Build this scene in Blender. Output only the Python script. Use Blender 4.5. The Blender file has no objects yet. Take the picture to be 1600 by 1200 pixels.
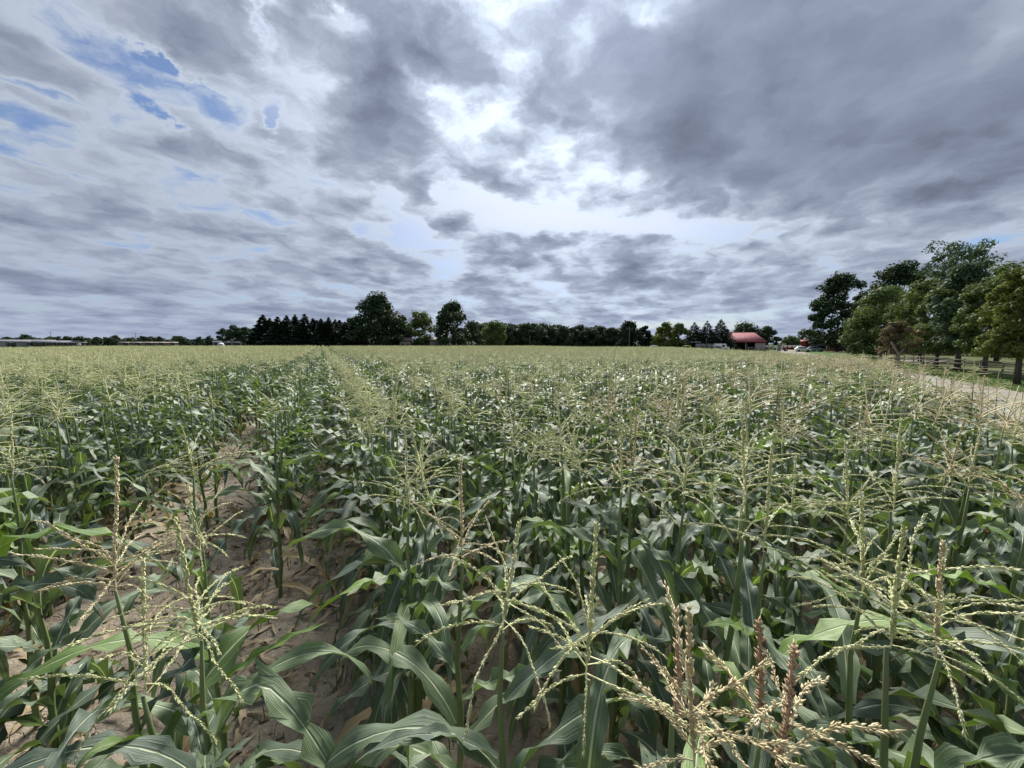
import bpy, bmesh, math, random
import numpy as np
from mathutils import Vector, Matrix, Euler

scene = bpy.context.scene
COL = scene.collection
RAD = math.radians
R0 = random.Random(7)

# ------------------------------------------------------------------ camera
FPX = 622.0                      # focal length for a 1600 px wide frame
HOR = 537.0                      # image row of the horizon
CAM_H = 2.1
PITCH = math.atan((600 - HOR) / FPX)
cam_data = bpy.data.cameras.new("camera")
cam_data.sensor_width = 36.0
cam_data.lens = 36.0 * FPX / 1600.0
cam_data.clip_start = 0.02
cam_data.clip_end = 6000.0
cam = bpy.data.objects.new("camera", cam_data)
COL.objects.link(cam)
cam.location = (0, 0, CAM_H)
cam.rotation_euler = (math.pi / 2 - PITCH, 0, 0)
scene.camera = cam


def ray(X, Y):
    a, b = (X - 800) / FPX, (600 - Y) / FPX
    c, s = math.cos(PITCH), math.sin(PITCH)
    return Vector((a, c + b * s, b * c - s))


def at(X, Y, d):
    """world point seen at photo pixel (X, Y), d metres in front of the camera"""
    r = ray(X, Y)
    return Vector((0, 0, CAM_H)) + r * (d / r.y)


def on_ground(X, d):
    p = at(X, HOR, d)
    return Vector((p.x, p.y, 0.0))


# ------------------------------------------------------------------ world: broken cloud deck over a blue sky
SUN_EL, SUN_AZ = RAD(41), RAD(9)
SUN_DIR = Vector((math.sin(SUN_AZ) * math.cos(SUN_EL), math.cos(SUN_AZ) * math.cos(SUN_EL), math.sin(SUN_EL)))
world = bpy.data.worlds.new("World")
scene.world = world
world.use_nodes = True
WN = world.node_tree
WN.nodes.clear()


class NT:
    """terse node building"""
    def __init__(self, tree):
        self.t = tree

    def n(self, typ, **kw):
        nd = self.t.nodes.new(typ)
        for k, v in kw.items():
            setattr(nd, k, v)
        return nd

    def put(self, sock, v):
        if isinstance(v, bpy.types.NodeSocket):
            self.t.links.new(v, sock)
        elif v is not None:
            sock.default_value = v

    def m(self, op, a, b=None, c=None, clamp=False):
        nd = self.n("ShaderNodeMath", operation=op, use_clamp=clamp)
        self.put(nd.inputs[0], a)
        if b is not None: self.put(nd.inputs[1], b)
        if c is not None: self.put(nd.inputs[2], c)
        return nd.outputs[0]

    def vm(self, op, a, b=None, out=0):
        nd = self.n("ShaderNodeVectorMath", operation=op)
        self.put(nd.inputs[0], a)
        if b is not None: self.put(nd.inputs[1], b)
        return nd.outputs[out]

    def mix(self, f, a, b, blend='MIX'):
        nd = self.n("ShaderNodeMix", data_type='RGBA', blend_type=blend)
        self.put(nd.inputs[0], f); self.put(nd.inputs[6], a); self.put(nd.inputs[7], b)
        return nd.outputs[2]

    def noise(self, vec, scale, detail=4, rough=0.55, dist=0.0, out='Fac', lac=2.0):
        nd = self.n("ShaderNodeTexNoise")
        if vec is not None: self.put(nd.inputs['Vector'], vec)
        nd.inputs['Scale'].default_value = scale
        nd.inputs['Detail'].default_value = detail
        nd.inputs['Roughness'].default_value = rough
        nd.inputs['Distortion'].default_value = dist
        nd.inputs['Lacunarity'].default_value = lac
        return nd.outputs[out]

    def ramp(self, f, stops, interp='LINEAR'):
        nd = self.n("ShaderNodeValToRGB")
        cr = nd.color_ramp
        cr.interpolation = interp
        while len(cr.elements) < len(stops): cr.elements.new(0.5)
        for e, (p, c) in zip(cr.elements, stops):
            e.position = p
            e.color = (*c, 1) if len(c) == 3 else c
        self.put(nd.inputs[0], f)
        return nd.outputs[0]

    def smooth(self, v, a, b, lo=0.0, hi=1.0):
        nd = self.n("ShaderNodeMapRange", interpolation_type='SMOOTHSTEP')
        self.put(nd.inputs[0], v)
        for i, x in enumerate((a, b, lo, hi)): nd.inputs[i + 1].default_value = x
        return nd.outputs[0]

    def xyz(self, x, y, z=0.0):
        nd = self.n("ShaderNodeCombineXYZ")
        self.put(nd.inputs[0], x); self.put(nd.inputs[1], y); self.put(nd.inputs[2], z)
        return nd.outputs[0]


w = NT(WN)
tc = w.n("ShaderNodeTexCoord").outputs['Generated']
dirv = w.vm('NORMALIZE', tc)
sp = w.n("ShaderNodeSeparateXYZ"); WN.links.new(dirv, sp.inputs[0])
ZOFF = 0.17
zc = w.m('ADD', w.m('MAXIMUM', sp.outputs[2], 0.0), ZOFF)
px = w.m('DIVIDE', sp.outputs[0], zc)
py = w.m('DIVIDE', sp.outputs[1], zc)


def cloud_xy(X, Y):
    r = ray(X, Y).normalized()
    z = max(r.z, 0) + ZOFF
    return np.array((r.x / z, r.y / z))


def blob(X, Y, rx, ry, rot=0.0, power=1.0):
    """soft patch of the cloud deck around the place that the photo shows at (X, Y)"""
    c = cloud_xy(X, Y)
    e = 4.0
    J = np.array([(cloud_xy(X + e, Y) - cloud_xy(X - e, Y)) / (2 * e), (cloud_xy(X, Y + e) - cloud_xy(X, Y - e)) / (2 * e)]).T
    cr, sr = math.cos(RAD(rot)), math.sin(RAD(rot))
    A = np.array([[cr / rx, sr / rx], [-sr / ry, cr / ry]]) @ np.linalg.inv(J)
    dx = w.m('SUBTRACT', wpx, float(c[0])); dy = w.m('SUBTRACT', wpy, float(c[1]))
    u = w.m('ADD', w.m('MULTIPLY', dx, float(A[0, 0])), w.m('MULTIPLY', dy, float(A[0, 1])))
    v = w.m('ADD', w.m('MULTIPLY', dx, float(A[1, 0])), w.m('MULTIPLY', dy, float(A[1, 1])))
    r2 = w.m('ADD', w.m('MULTIPLY', u, u), w.m('MULTIPLY', v, v))
    if power != 1.0: r2 = w.m('POWER', r2, power)
    return w.m('POWER', math.e, w.m('MULTIPLY', r2, -1.0))


P = w.xyz(px, py, 0.0)
# ragged edges: warp the deck coordinates a little
wv = w.noise(P, 4.5, 5, 0.6, out='Color')
wsp = w.n("ShaderNodeSeparateColor"); WN.links.new(wv, wsp.inputs[0])
wpx = w.m('ADD', px, w.m('MULTIPLY', w.m('SUBTRACT', wsp.outputs[0], 0.5), 0.24))
wpy = w.m('ADD', py, w.m('MULTIPLY', w.m('SUBTRACT', wsp.outputs[1], 0.5), 0.24))
# wind streaks: stretch along (0.45, 0.89)
al = w.m('ADD', w.m('MULTIPLY', wpx, 0.45), w.m('MULTIPLY', wpy, 0.89))
ac = w.m('SUBTRACT', w.m('MULTIPLY', wpx, 0.89), w.m('MULTIPLY', wpy, 0.45))
Q = w.xyz(w.m('MULTIPLY', al, 0.8), ac, 3.7)
n_big = w.noise(Q, 1.7, 3, 0.5)
n_mid = w.noise(Q, 3.0, 8, 0.56, 0.0)
n_fin = w.noise(w.xyz(wpx, wpy, 9.1), 9.0, 6, 0.66)
ragged = w.smooth(w.noise(w.xyz(px, py, 4.4), 6.0, 5, 0.62), 0.38, 0.60, 0.0, 1.5)
N = w.m('ADD', w.m('MULTIPLY', w.m('SUBTRACT', n_big, 0.5), 0.70), w.m('MULTIPLY', w.m('SUBTRACT', n_mid, 0.5), 1.3))
N = w.m('ADD', N, w.m('MULTIPLY', w.m('SUBTRACT', n_fin, 0.5), 0.40))
vor = w.n("ShaderNodeTexVoronoi", feature='SMOOTH_F1'); vor.inputs['Scale'].default_value = 3.6; vor.inputs['Smoothness'].default_value = 0.55
vor.inputs['Detail'].default_value = 2.0; vor.inputs['Roughness'].default_value = 0.55
WN.links.new(Q, vor.inputs['Vector'])
N = w.m('ADD', N, w.m('MULTIPLY', w.m('SUBTRACT', 0.80, vor.outputs['Distance']), 0.50))     # billows: each lump thickest in its middle
sheet_ = w.m('MINIMUM', w.m('ADD', blob(1370, 120, 400, 180, 5, 1.5), blob(1180, 230, 250, 85, 10, 1.5)), 1.0)     # the even dark sheet on the right
N = w.m('MULTIPLY', N, w.m('SUBTRACT', 1.0, w.m('MULTIPLY', sheet_, 0.6)))
T = w.m('ADD', w.m('ADD', N, 0.405), w.m('MULTIPLY', sheet_, 0.31))
for (X, Y, rx, ry, rot, amp) in (
        (690, 80, 90, 75, -20, 0.12), (150, 330, 260, 60, 0, 0.04), (840, 150, 60, 60, 0, 0.10), (620, 30, 120, 80, 0, 0.06), (745, 130, 110, 120, 0, 0.24), (820, 215, 70, 40, 0, 0.10), (900, 305, 140, 36, 10, 0.20), (900, 375, 200, 20, 0, 0.20), (560, 60, 90, 60, 0, -0.10), (120, 60, 130, 70, 0, -0.10), (900, 340, 160, 50, 0, 0.08), (780, 160, 80, 60, 0, 0.06), (480, 120, 60, 110, 0, -0.10), (250, 230, 420, 200, 0, -0.07), (800, 250, 120, 150, 0, -0.08), (950, 370, 330, 45, 0, -0.10),
        (1040, 250, 140, 70, 20, 0.14), (1480, 310, 280, 50, -8, 0.20),
        (590, 165, 90, 58, 25, 0.44), (653, 292, 24, 26, 0, 0.40), (714, 354, 36, 20, 0, 0.36),              # dark scraps in the middle
        (1012, 25, 30, 24, 0, -0.26), (910, 55, 44, 24, -30, -0.14), (825, 250, 46, 34, -30, -0.26), (940, 40, 110, 70, 0, 0.08), (770, 200, 34, 60, 20, -0.22),
        (800, 335, 80, 26, 10, -0.34), (985, 352, 150, 15, 4, -0.36), (1110, 350, 150, 14, -4, -0.30), (680, 385, 60, 8, 0, -0.36),
        (238, 82, 32, 14, 25, -0.50), (300, 120, 22, 12, 50, -0.46), (408, 25, 20, 46, -14, -0.44), (420, 188, 13, 20, 0, -0.48),
        (262, 186, 46, 10, 30, -0.40), (50, 135, 85, 14, 22, -0.34), (515, 12, 22, 10, 40, -0.42), (60, 255, 120, 9, 18, -0.20),
        (1060, 425, 300, 24, 0, 0.18), (1180, 452, 170, 14, 0, 0.20), (1050, 507, 130, 7, -3, -0.40),
        (1180, 490, 110, 5, -3, -0.34), (140, 445, 190, 12, 2, 0.22), (1560, 378, 130, 10, -10, -0.34)):
    b_ = blob(X, Y, rx, ry, rot)
    if amp < -0.35 and Y < 260 and X < 700: b_ = w.m('MULTIPLY', b_, ragged)                  # torn, not brushed, holes
    T = w.m('ADD', T, w.m('MULTIPLY', b_, amp))
# light through the deck: thin cloud is white, thick cloud grey; whiter round the hidden sun
mu = w.m('MAXIMUM', w.vm('DOT_PRODUCT', dirv, tuple(SUN_DIR), out=1), 0.0)
glow = w.m('POWER', mu, 7.0)
halo = w.m('POWER', mu, 60.0)
Tc = w.m('SUBTRACT', T, w.m('MULTIPLY', glow, 0.03))
cloud = w.ramp(Tc, [(0.0, (0.52, 0.55, 0.64)), (0.22, (0.575, 0.602, 0.68)), (0.42, (0.43, 0.455, 0.54)), (0.62, (0.30, 0.322, 0.41)),
                    (0.82, (0.195, 0.212, 0.275)), (1.0, (0.14, 0.152, 0.19))])
lit = w.m('ADD', 0.97, w.m('ADD', w.m('MULTIPLY', glow, 0.28), w.m('MULTIPLY', halo, 0.3)))
thin = w.smooth(Tc, 0.10, 0.55, 1.0, 0.0)
lit = w.m('ADD', lit, w.m('MULTIPLY', w.m('MULTIPLY', glow, thin), 1.15))
lit = w.m('MULTIPLY', lit, 0.93)
cloud = w.mix(1.0, cloud, w.xyz(lit, lit, lit), 'MULTIPLY')
sky = w.n("ShaderNodeTexSky", sky_type='NISHITA')
sky.sun_disc = False
sky.sun_elevation = SUN_EL
sky.sun_rotation = SUN_AZ
sky.air_density = 1.0; sky.dust_density = 0.6; sky.ozone_density = 1.6
SKY_S = 0.05
cover = w.smooth(T, -0.02, 0.26, 0.05, 1.0)
cloud10 = w.mix(1.0, cloud, (9.0, 9.75, 10.2, 1), 'MULTIPLY')
blue = w.mix(1.0, sky.outputs[0], (0.78, 0.86, 1.02, 1), 'MULTIPLY')
veil = w.m('MULTIPLY', w.smooth(mu, 0.74, 0.97), 0.85)
blue = w.mix(veil, blue, (10.0, 10.2, 10.6, 1))          # thin cirrus white with forward-scattered sunlight
skyc = w.mix(cover, blue, cloud10)
# far cloud bases sink into blue-grey air
hz = w.m('POWER', math.e, w.m('MULTIPLY', w.m('MAXIMUM', sp.outputs[2], 0.0), -8.0))
skyc = w.mix(w.m('MULTIPLY', hz, 0.55), skyc, (3.5, 4.15, 6.0, 1))
bg = w.n("ShaderNodeBackground")
WN.links.new(skyc, bg.inputs[0]); bg.inputs[1].default_value = SKY_S
wo = w.n("ShaderNodeOutputWorld")
WN.links.new(bg.outputs[0], wo.inputs[0])
world.cycles.sampling_method = 'MANUAL'
world.cycles.sample_map_resolution = 512

# ------------------------------------------------------------------ sun behind the cloud deck, exposure
sun_data = bpy.data.lights.new("sun", 'SUN')
sun_data.energy = 4.2
sun_data.angle = RAD(24)
sun_data.color = (1.0, 0.95, 0.87)
sun = bpy.data.objects.new("sun", sun_data)
COL.objects.link(sun)
sun.rotation_euler = SUN_DIR.to_track_quat('Z', 'Y').to_euler()
sun.location = SUN_DIR * 50
scene.view_settings.view_transform = 'Standard'
scene.view_settings.look = 'None'
scene.view_settings.exposure = 1.05
scene.view_settings.gamma = 1.0
scene.view_settings.use_curve_mapping = False

# ================================================================== helpers
MATS = {}


def material(name, rough=0.6, spec=0.5):
    m = bpy.data.materials.new(name)
    m.use_nodes = True
    nt = m.node_tree
    nt.nodes.clear()
    t = NT(nt)
    out = t.n("ShaderNodeOutputMaterial")
    b = t.n("ShaderNodeBsdfPrincipled")
    b.inputs['Roughness'].default_value = rough
    b.inputs['Specular IOR Level'].default_value = spec
    nt.links.new(b.outputs[0], out.inputs[0])
    MATS[name] = m
    return m, t, b, out


def bump(t, b, h, strength=0.3, dist=0.01):
    nd = t.n("ShaderNodeBump")
    nd.inputs['Strength'].default_value = strength
    nd.inputs['Distance'].default_value = dist
    t.put(nd.inputs['Height'], h)
    t.t.links.new(nd.outputs[0], b.inputs['Normal'])


def noisy(name, c1, c2, scale=5.0, rough=0.7, c3=None, bumpy=0.0, spec=0.4, stretch=(1, 1, 1), detail=5, obj_var=0.0):
    """two- or three-tone weathered material in object space"""
    m, t, b, out = material(name, rough, spec)
    v = t.n("ShaderNodeTexCoord").outputs['Object']
    v = t.vm('MULTIPLY', v, stretch)
    f = t.noise(v, scale, detail, 0.6)
    col = t.ramp(f, [(0.32, c1), (0.68, c2)])
    if c3:
        f2 = t.noise(v, scale * 3.1, 4, 0.65)
        col = t.mix(t.smooth(f2, 0.55, 0.72), col, (*c3, 1))
    if obj_var:
        r = t.n("ShaderNodeObjectInfo").outputs['Random']
        k = t.m('ADD', 1 - obj_var, t.m('MULTIPLY', r, 2 * obj_var))
        col = t.mix(1.0, col, t.xyz(k, k, k), 'MULTIPLY')
    t.put(b.inputs['Base Color'], col)
    if bumpy: bump(t, b, t.noise(v, scale * 4, 5, 0.65), bumpy, 0.02)
    return m


def mesh_np(name, verts, faces, mat=None, uvs=None, mat_idx=None, smooth=False):
    """mesh from arrays; faces = array (n, k) or list of arrays with one k each"""
    me = bpy.data.meshes.new(name)
    verts = np.asarray(verts, dtype=np.float32)
    fl = faces if isinstance(faces, list) else [faces]
    fl = [np.asarray(f, dtype=np.int32) for f in fl if len(f)]
    loops = np.concatenate([f.ravel() for f in fl])
    tot = np.concatenate([np.full(len(f), f.shape[1], dtype=np.int32) for f in fl])
    start = np.concatenate([[0], np.cumsum(tot)[:-1]]).astype(np.int32)
    me.vertices.add(len(verts)); me.vertices.foreach_set("co", verts.ravel())
    me.loops.add(len(loops)); me.loops.foreach_set("vertex_index", loops)
    me.polygons.add(len(tot)); me.polygons.foreach_set("loop_start", start); me.polygons.foreach_set("loop_total", tot)
    if smooth: me.polygons.foreach_set("use_smooth", np.ones(len(tot), dtype=bool))
    for m in (mat if isinstance(mat, (list, tuple)) else [mat]):
        if m: me.materials.append(m)
    if mat_idx is not None: me.polygons.foreach_set("material_index", np.asarray(mat_idx, dtype=np.int32))
    if uvs is not None:
        uv = me.uv_layers.new(name="UVMap")
        uv.data.foreach_set("uv", np.asarray(uvs, dtype=np.float32)[loops].ravel())
    me.update()
    me.validate()
    return me


def link(name, me, parent=None, loc=None, rot=None, scale=None):
    o = bpy.data.objects.new(name, me)
    COL.objects.link(o)
    if parent: o.parent = parent
    if loc is not None: o.location = loc
    if rot is not None: o.rotation_euler = rot
    if scale is not None: o.scale = (scale,) * 3 if isinstance(scale, (int, float)) else scale
    return o


def thing(name, label, cat, loc=(0, 0, 0), rz=0.0, group=None, me=None):
    o = link(name, me, loc=loc, rot=(0, 0, rz))
    o['label'] = label
    o['category'] = cat
    if group: o['group'] = group
    return o


def structure(name, me):
    o = link(name, me)
    o['kind'] = 'structure'
    return o


class MB:
    """collects boxes, bars, tubes and prisms and builds them as one mesh"""
    def __init__(self):
        self.v, self.f, self.mi, self.n = [], {}, {}, 0

    def add(self, verts, faces, mi=0):
        self.v.append(np.asarray(verts, float).reshape(-1, 3))
        for f in faces:
            self.f.setdefault(len(f), []).append([i + self.n for i in f])
            self.mi.setdefault(len(f), []).append(mi)
        self.n += len(self.v[-1])
        return self

    def box(self, c, s, rz=0.0, mi=0, taper=1.0):
        x, y, z = (k / 2 for k in s)
        p = []
        for dz in (-z, z):
            k = taper if dz > 0 else 1.0
            for dx, dy in ((-x, -y), (x, -y), (x, y), (-x, y)):
                dx, dy = dx * k, dy * k
                p.append((c[0] + dx * math.cos(rz) - dy * math.sin(rz), c[1] + dx * math.sin(rz) + dy * math.cos(rz), c[2] + dz))
        return self.add(p, [(3, 2, 1, 0), (4, 5, 6, 7), (0, 1, 5, 4), (1, 2, 6, 5), (2, 3, 7, 6), (3, 0, 4, 7)], mi)

    def tube(self, pts, radii, sides=6, mi=0, cap=True):
        pts = [Vector(p) for p in pts]
        rings = []
        up = Vector((0, 0, 1))
        for i, p in enumerate(pts):
            t = (pts[min(i + 1, len(pts) - 1)] - pts[max(i - 1, 0)]).normalized()
            a = t.cross(up if abs(t.z) < 0.95 else Vector((1, 0, 0))).normalized()
            b = t.cross(a)
            r = radii[i] if isinstance(radii, (list, tuple)) else radii
            rings.append([p + (a * math.cos(2 * math.pi * k / sides) + b * math.sin(2 * math.pi * k / sides)) * r for k in range(sides)])
        V = [q for r in rings for q in r]
        F = []
        for i in range(len(pts) - 1):
            for k in range(sides):
                k2 = (k + 1) % sides
                F.append((i * sides + k, (i + 1) * sides + k, (i + 1) * sides + k2, i * sides + k2))
        if cap:
            F.append(tuple(range(sides)))
            F.append(tuple(range((len(pts) - 1) * sides + sides - 1, (len(pts) - 1) * sides - 1, -1)))
        return self.add([tuple(q) for q in V], F, mi)

    def mesh(self, name, mats, smooth=False):
        ks = sorted(self.f)
        mi = np.concatenate([np.array(self.mi[k]) for k in ks])
        return mesh_np(name, np.concatenate(self.v), [np.array(self.f[k]) for k in ks], mats, mat_idx=mi, smooth=smooth)

    def build(self, name, mats, parent=None, smooth=False, **kw):
        return link(name, self.mesh(name, mats, smooth), parent, **kw)


def hashn(ix, iy, seed):
    h = (ix.astype(np.int64) * 374761393 + iy.astype(np.int64) * 668265263 + seed * 974711) & 0x7fffffff
    h = ((h ^ (h >> 13)) * 1274126177) & 0x7fffffff
    return ((h ^ (h >> 16)) & 0xffff) / 65535.0


def vnoise(x, y, seed=0):
    x, y = np.asarray(x, float), np.asarray(y, float)
    ix, iy = np.floor(x), np.floor(y)
    fx, fy = x - ix, y - iy
    fx, fy = fx * fx * (3 - 2 * fx), fy * fy * (3 - 2 * fy)
    a, b = hashn(ix, iy, seed), hashn(ix + 1, iy, seed)
    c, d = hashn(ix, iy + 1, seed), hashn(ix + 1, iy + 1, seed)
    return (a * (1 - fx) + b * fx) * (1 - fy) + (c * (1 - fx) + d * fx) * fy


# row frame of the corn: U runs along the rows, W across them to the right
ROW_AZ = RAD(-25.5)
U = np.array((math.sin(ROW_AZ), math.cos(ROW_AZ)))
W = np.array((math.cos(ROW_AZ), -math.sin(ROW_AZ)))
# lane frame: origin on the far edge of the lane, LU along it, LN to the right (away from the corn)
LO = np.array((22.0, 17.0)); LU = np.array((0.524, 0.852)); LN = np.array((0.852, -0.524))


def lane(s, n):
    p = LO + LU * s + LN * n
    return float(p[0]), float(p[1])


def soil_h(x, y):
    x, y = np.asarray(x, float), np.asarray(y, float)
    off = x * W[0] + y * W[1]
    h = 0.035 * np.cos((off - 0.36) / 0.76 * 2 * np.pi)
    for s, a in ((0.9, 0.03), (3.1, 0.022), (9.0, 0.014), (21.0, 0.008)):
        h = h + a * (vnoise(x * s, y * s, int(s * 10)) - 0.5) * 2
    return h

# ================================================================== ground, soil, lane
def grid_mesh(name, x0, x1, y0, y1, step, hf, mat):
    xs = np.arange(x0, x1 + step / 2, step); ys = np.arange(y0, y1 + step / 2, step)
    X, Y = np.meshgrid(xs, ys)
    Z = hf(X, Y)
    v = np.stack([X, Y, Z], -1).reshape(-1, 3)
    nx, ny = len(xs), len(ys)
    i = np.arange(ny - 1)[:, None] * nx + np.arange(nx - 1)[None, :]
    f = np.stack([i, i + 1, i + nx + 1, i + nx], -1).reshape(-1, 4)
    return mesh_np(name, v, f, mat, smooth=True)


def sheet(name, pts, z, mat):
    return mesh_np(name, [(x, y, z) for x, y in pts], [np.array([list(range(len(pts)))])], mat)


# far land: grass, fields
m_land, t, b, _ = material("land", 0.95, 0.1)
v = t.n("ShaderNodeTexCoord").outputs['Object']
f = t.noise(v, 0.02, 4, 0.6); g = t.noise(v, 1.3, 6, 0.7)
col = t.ramp(f, [(0.35, (0.045, 0.075, 0.022)), (0.6, (0.075, 0.105, 0.033)), (0.75, (0.13, 0.13, 0.055))])
col = t.mix(t.smooth(g, 0.35, 0.75), col, (0.05, 0.095, 0.022, 1))
t.put(b.inputs['Base Color'], col)
bump(t, b, t.noise(v, 14.0, 4, 0.7), 0.6, 0.05)

# bare soil: crusted silty loam, tan when dry
m_soil, t, b, _ = material("soil", 0.95, 0.15)
v = t.n("ShaderNodeTexCoord").outputs['Object']
f1 = t.noise(v, 0.9, 4, 0.6); f2 = t.noise(v, 7.0, 6, 0.65); f3 = t.noise(v, 45.0, 4, 0.7)
col = t.ramp(f1, [(0.3, (0.225, 0.192, 0.150)), (0.7, (0.34, 0.296, 0.235))])
col = t.mix(t.smooth(f2, 0.46, 0.72), col, (0.130, 0.108, 0.083, 1))
col = t.mix(t.m('MULTIPLY', t.smooth(f3, 0.56, 0.75), 0.6), col, (0.35, 0.30, 0.24, 1))
t.put(b.inputs['Base Color'], col)
vo = t.n("ShaderNodeTexVoronoi", feature='DISTANCE_TO_EDGE'); vo.inputs['Scale'].default_value = 9.0
t.put(vo.inputs['Vector'], t.vm('ADD', v, t.vm('MULTIPLY', t.noise(v, 6.0, 3, 0.6, out='Color'), (0.12, 0.12, 0.12))))
crack = t.smooth(vo.outputs[0], 0.0, 0.05)
hgt = t.m('ADD', t.m('MULTIPLY', t.noise(v, 28.0, 6, 0.7), 0.7), t.m('MULTIPLY', crack, 0.16))
bump(t, b, hgt, 0.9, 0.03)

# gravel lane
m_gravel, t, b, _ = material("lane_gravel", 0.95, 0.15)
v = t.n("ShaderNodeTexCoord").outputs['Object']
f1 = t.noise(v, 0.35, 4, 0.6); f2 = t.noise(v, 26.0, 4, 0.75)
col = t.ramp(f1, [(0.3, (0.205, 0.192, 0.166)), (0.7, (0.275, 0.256, 0.224))])
col = t.mix(t.m('MULTIPLY', t.smooth(f2, 0.5, 0.7), 0.7), col, (0.14, 0.125, 0.10, 1))
t.put(b.inputs['Base Color'], col)
bump(t, b, f2, 0.8, 0.02)
# mown grass
m_lawn = noisy("lawn", (0.040, 0.080, 0.018), (0.070, 0.118, 0.030), 0.8, 0.95, (0.095, 0.115, 0.040), 0.8, 0.1)
m_pasture = noisy("pasture", (0.055, 0.075, 0.026), (0.085, 0.100, 0.038), 0.5, 0.95, (0.12, 0.11, 0.05), 0.8, 0.1)

structure("ground", sheet("ground", [(-3500, -3500), (3500, -3500), (3500, 3500), (-3500, 3500)], -0.12, m_land))
FIELD = [(-60, -8), (12, -8)] + [lane(s, n) for s, n in ((-32, -7.5), (-22, -7.4), (-16, -7.0), (-10, -6.2), (-5, -5.3), (0, -5.2))] + [(20, 25), (24, 36), (30, 60), (36, 95), (-62, 95), (-86, 79), (-57, 40)]
structure("field_soil", sheet("field_soil", FIELD, -0.085, m_soil))
structure("bare_soil", grid_mesh("bare_soil", -12, 9, -2, 15, 0.06, lambda X, Y: soil_h(X, Y), m_soil))

# lane: slightly crowned gravel ribbon, then grass verge and pasture
rv, rf = [], []
ss = np.arange(-40, 150, 2.0)
for i, s in enumerate(ss):
    wob = 0.25 * math.sin(s * 0.21) + 0.15 * math.sin(s * 0.53 + 1)
    for n, z in ((-5.0 + wob, -0.02), (-3.8, 0.02), (-2.5, 0.05), (-1.2, 0.02), (0.0 + 0.7 * wob, -0.02)):
        rv.append((*lane(s, n), z))
for i in range(len(ss) - 1):
    for k in range(4):
        a = i * 5 + k
        rf.append((a, a + 1, a + 6, a + 5))
structure("gravel_lane", mesh_np("gravel_lane", rv, np.array(rf), m_gravel, smooth=True))
structure("grass_verge", sheet("grass_verge", [lane(-40, -0.6), lane(-40, 5.2), lane(150, 5.2), lane(150, -0.6)], -0.035, m_lawn))
structure("field_margin", sheet("field_margin", [lane(-40, -8.0), lane(-40, -4.6), lane(60, -4.6), lane(60, -12.0), lane(20, -9)], -0.05, m_pasture))
structure("pasture", sheet("pasture", [lane(-40, 5.2), lane(-40, 60), lane(160, 60), lane(160, 5.2)], -0.06, m_pasture))
structure("farm_yard", sheet("farm_yard", [(36, 96), (34, 140), (110, 140), (84, 96)], -0.07, m_pasture))
# second drive beyond the fence
structure("gravel_drive", sheet("gravel_drive", [(33.5, 41), (38, 40), (58, 52), (56, 56)], -0.045, m_gravel))


def blades(name, pts, h0, h1, wid, per, mat, seed, spread=0.12):
    rng = np.random.default_rng(seed)
    pts = np.repeat(np.asarray(pts, float), per, 0)
    n = len(pts)
    pts = pts + np.c_[rng.normal(0, spread, (n, 2)), np.zeros(n)]
    a = rng.uniform(0, 2 * np.pi, n); h = rng.uniform(h0, h1, n); lean = rng.uniform(0.1, 0.6, n) * h
    dx, dy = np.cos(a), np.sin(a)
    sx, sy = -dy * wid, dx * wid
    z0 = pts[:, 2]
    A = np.c_[pts[:, 0] - sx, pts[:, 1] - sy, z0]; B = np.c_[pts[:, 0] + sx, pts[:, 1] + sy, z0]
    mid = np.c_[pts[:, 0] + dx * lean * 0.35, pts[:, 1] + dy * lean * 0.35, z0 + h * 0.6]
    C = mid + np.c_[sx, sy, np.zeros(n)] * 0.8; D = mid - np.c_[sx, sy, np.zeros(n)] * 0.8
    E = np.c_[pts[:, 0] + dx * lean, pts[:, 1] + dy * lean, z0 + h]
    V = np.stack([A, B, C, D, E], 1).reshape(-1, 3)
    i = np.arange(n)[:, None] * 5
    o = link(name, mesh_np(name, V, [i + np.array([[0, 1, 2, 3]]), i + np.array([[3, 2, 4]])], mat))
    o['kind'] = 'stuff'
    return o


def foliage_mat(name, c1, c2, c3=None, trans=0.25, rough=0.55, scale=0.6):
    m, t, b, out = material(name, max(rough, 0.65), 0.15)
    v = t.n("ShaderNodeTexCoord").outputs['Object']
    g = t.n("ShaderNodeNewGeometry").outputs['Random Per Island']
    f = t.noise(v, scale, 3, 0.6)
    f = t.m('ADD', t.m('MULTIPLY', f, 0.7), t.m('MULTIPLY', g, 0.3))
    stops = [(0.35, c1), (0.62, c2)] + ([(0.75, c3)] if c3 else [])
    col = t.ramp(f, stops)
    t.put(b.inputs['Base Color'], col)
    if trans:
        tr = t.n("ShaderNodeBsdfTranslucent")
        t.put(tr.inputs[0], t.mix(1.0, col, (1.5, 1.55, 0.8, 1), 'MULTIPLY'))
        mx = t.n("ShaderNodeMixShader"); mx.inputs[0].default_value = trans
        t.t.links.new(b.outputs[0], mx.inputs[1]); t.t.links.new(tr.outputs[0], mx.inputs[2])
        t.t.links.new(mx.outputs[0], out.inputs[0])
    return m


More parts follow.
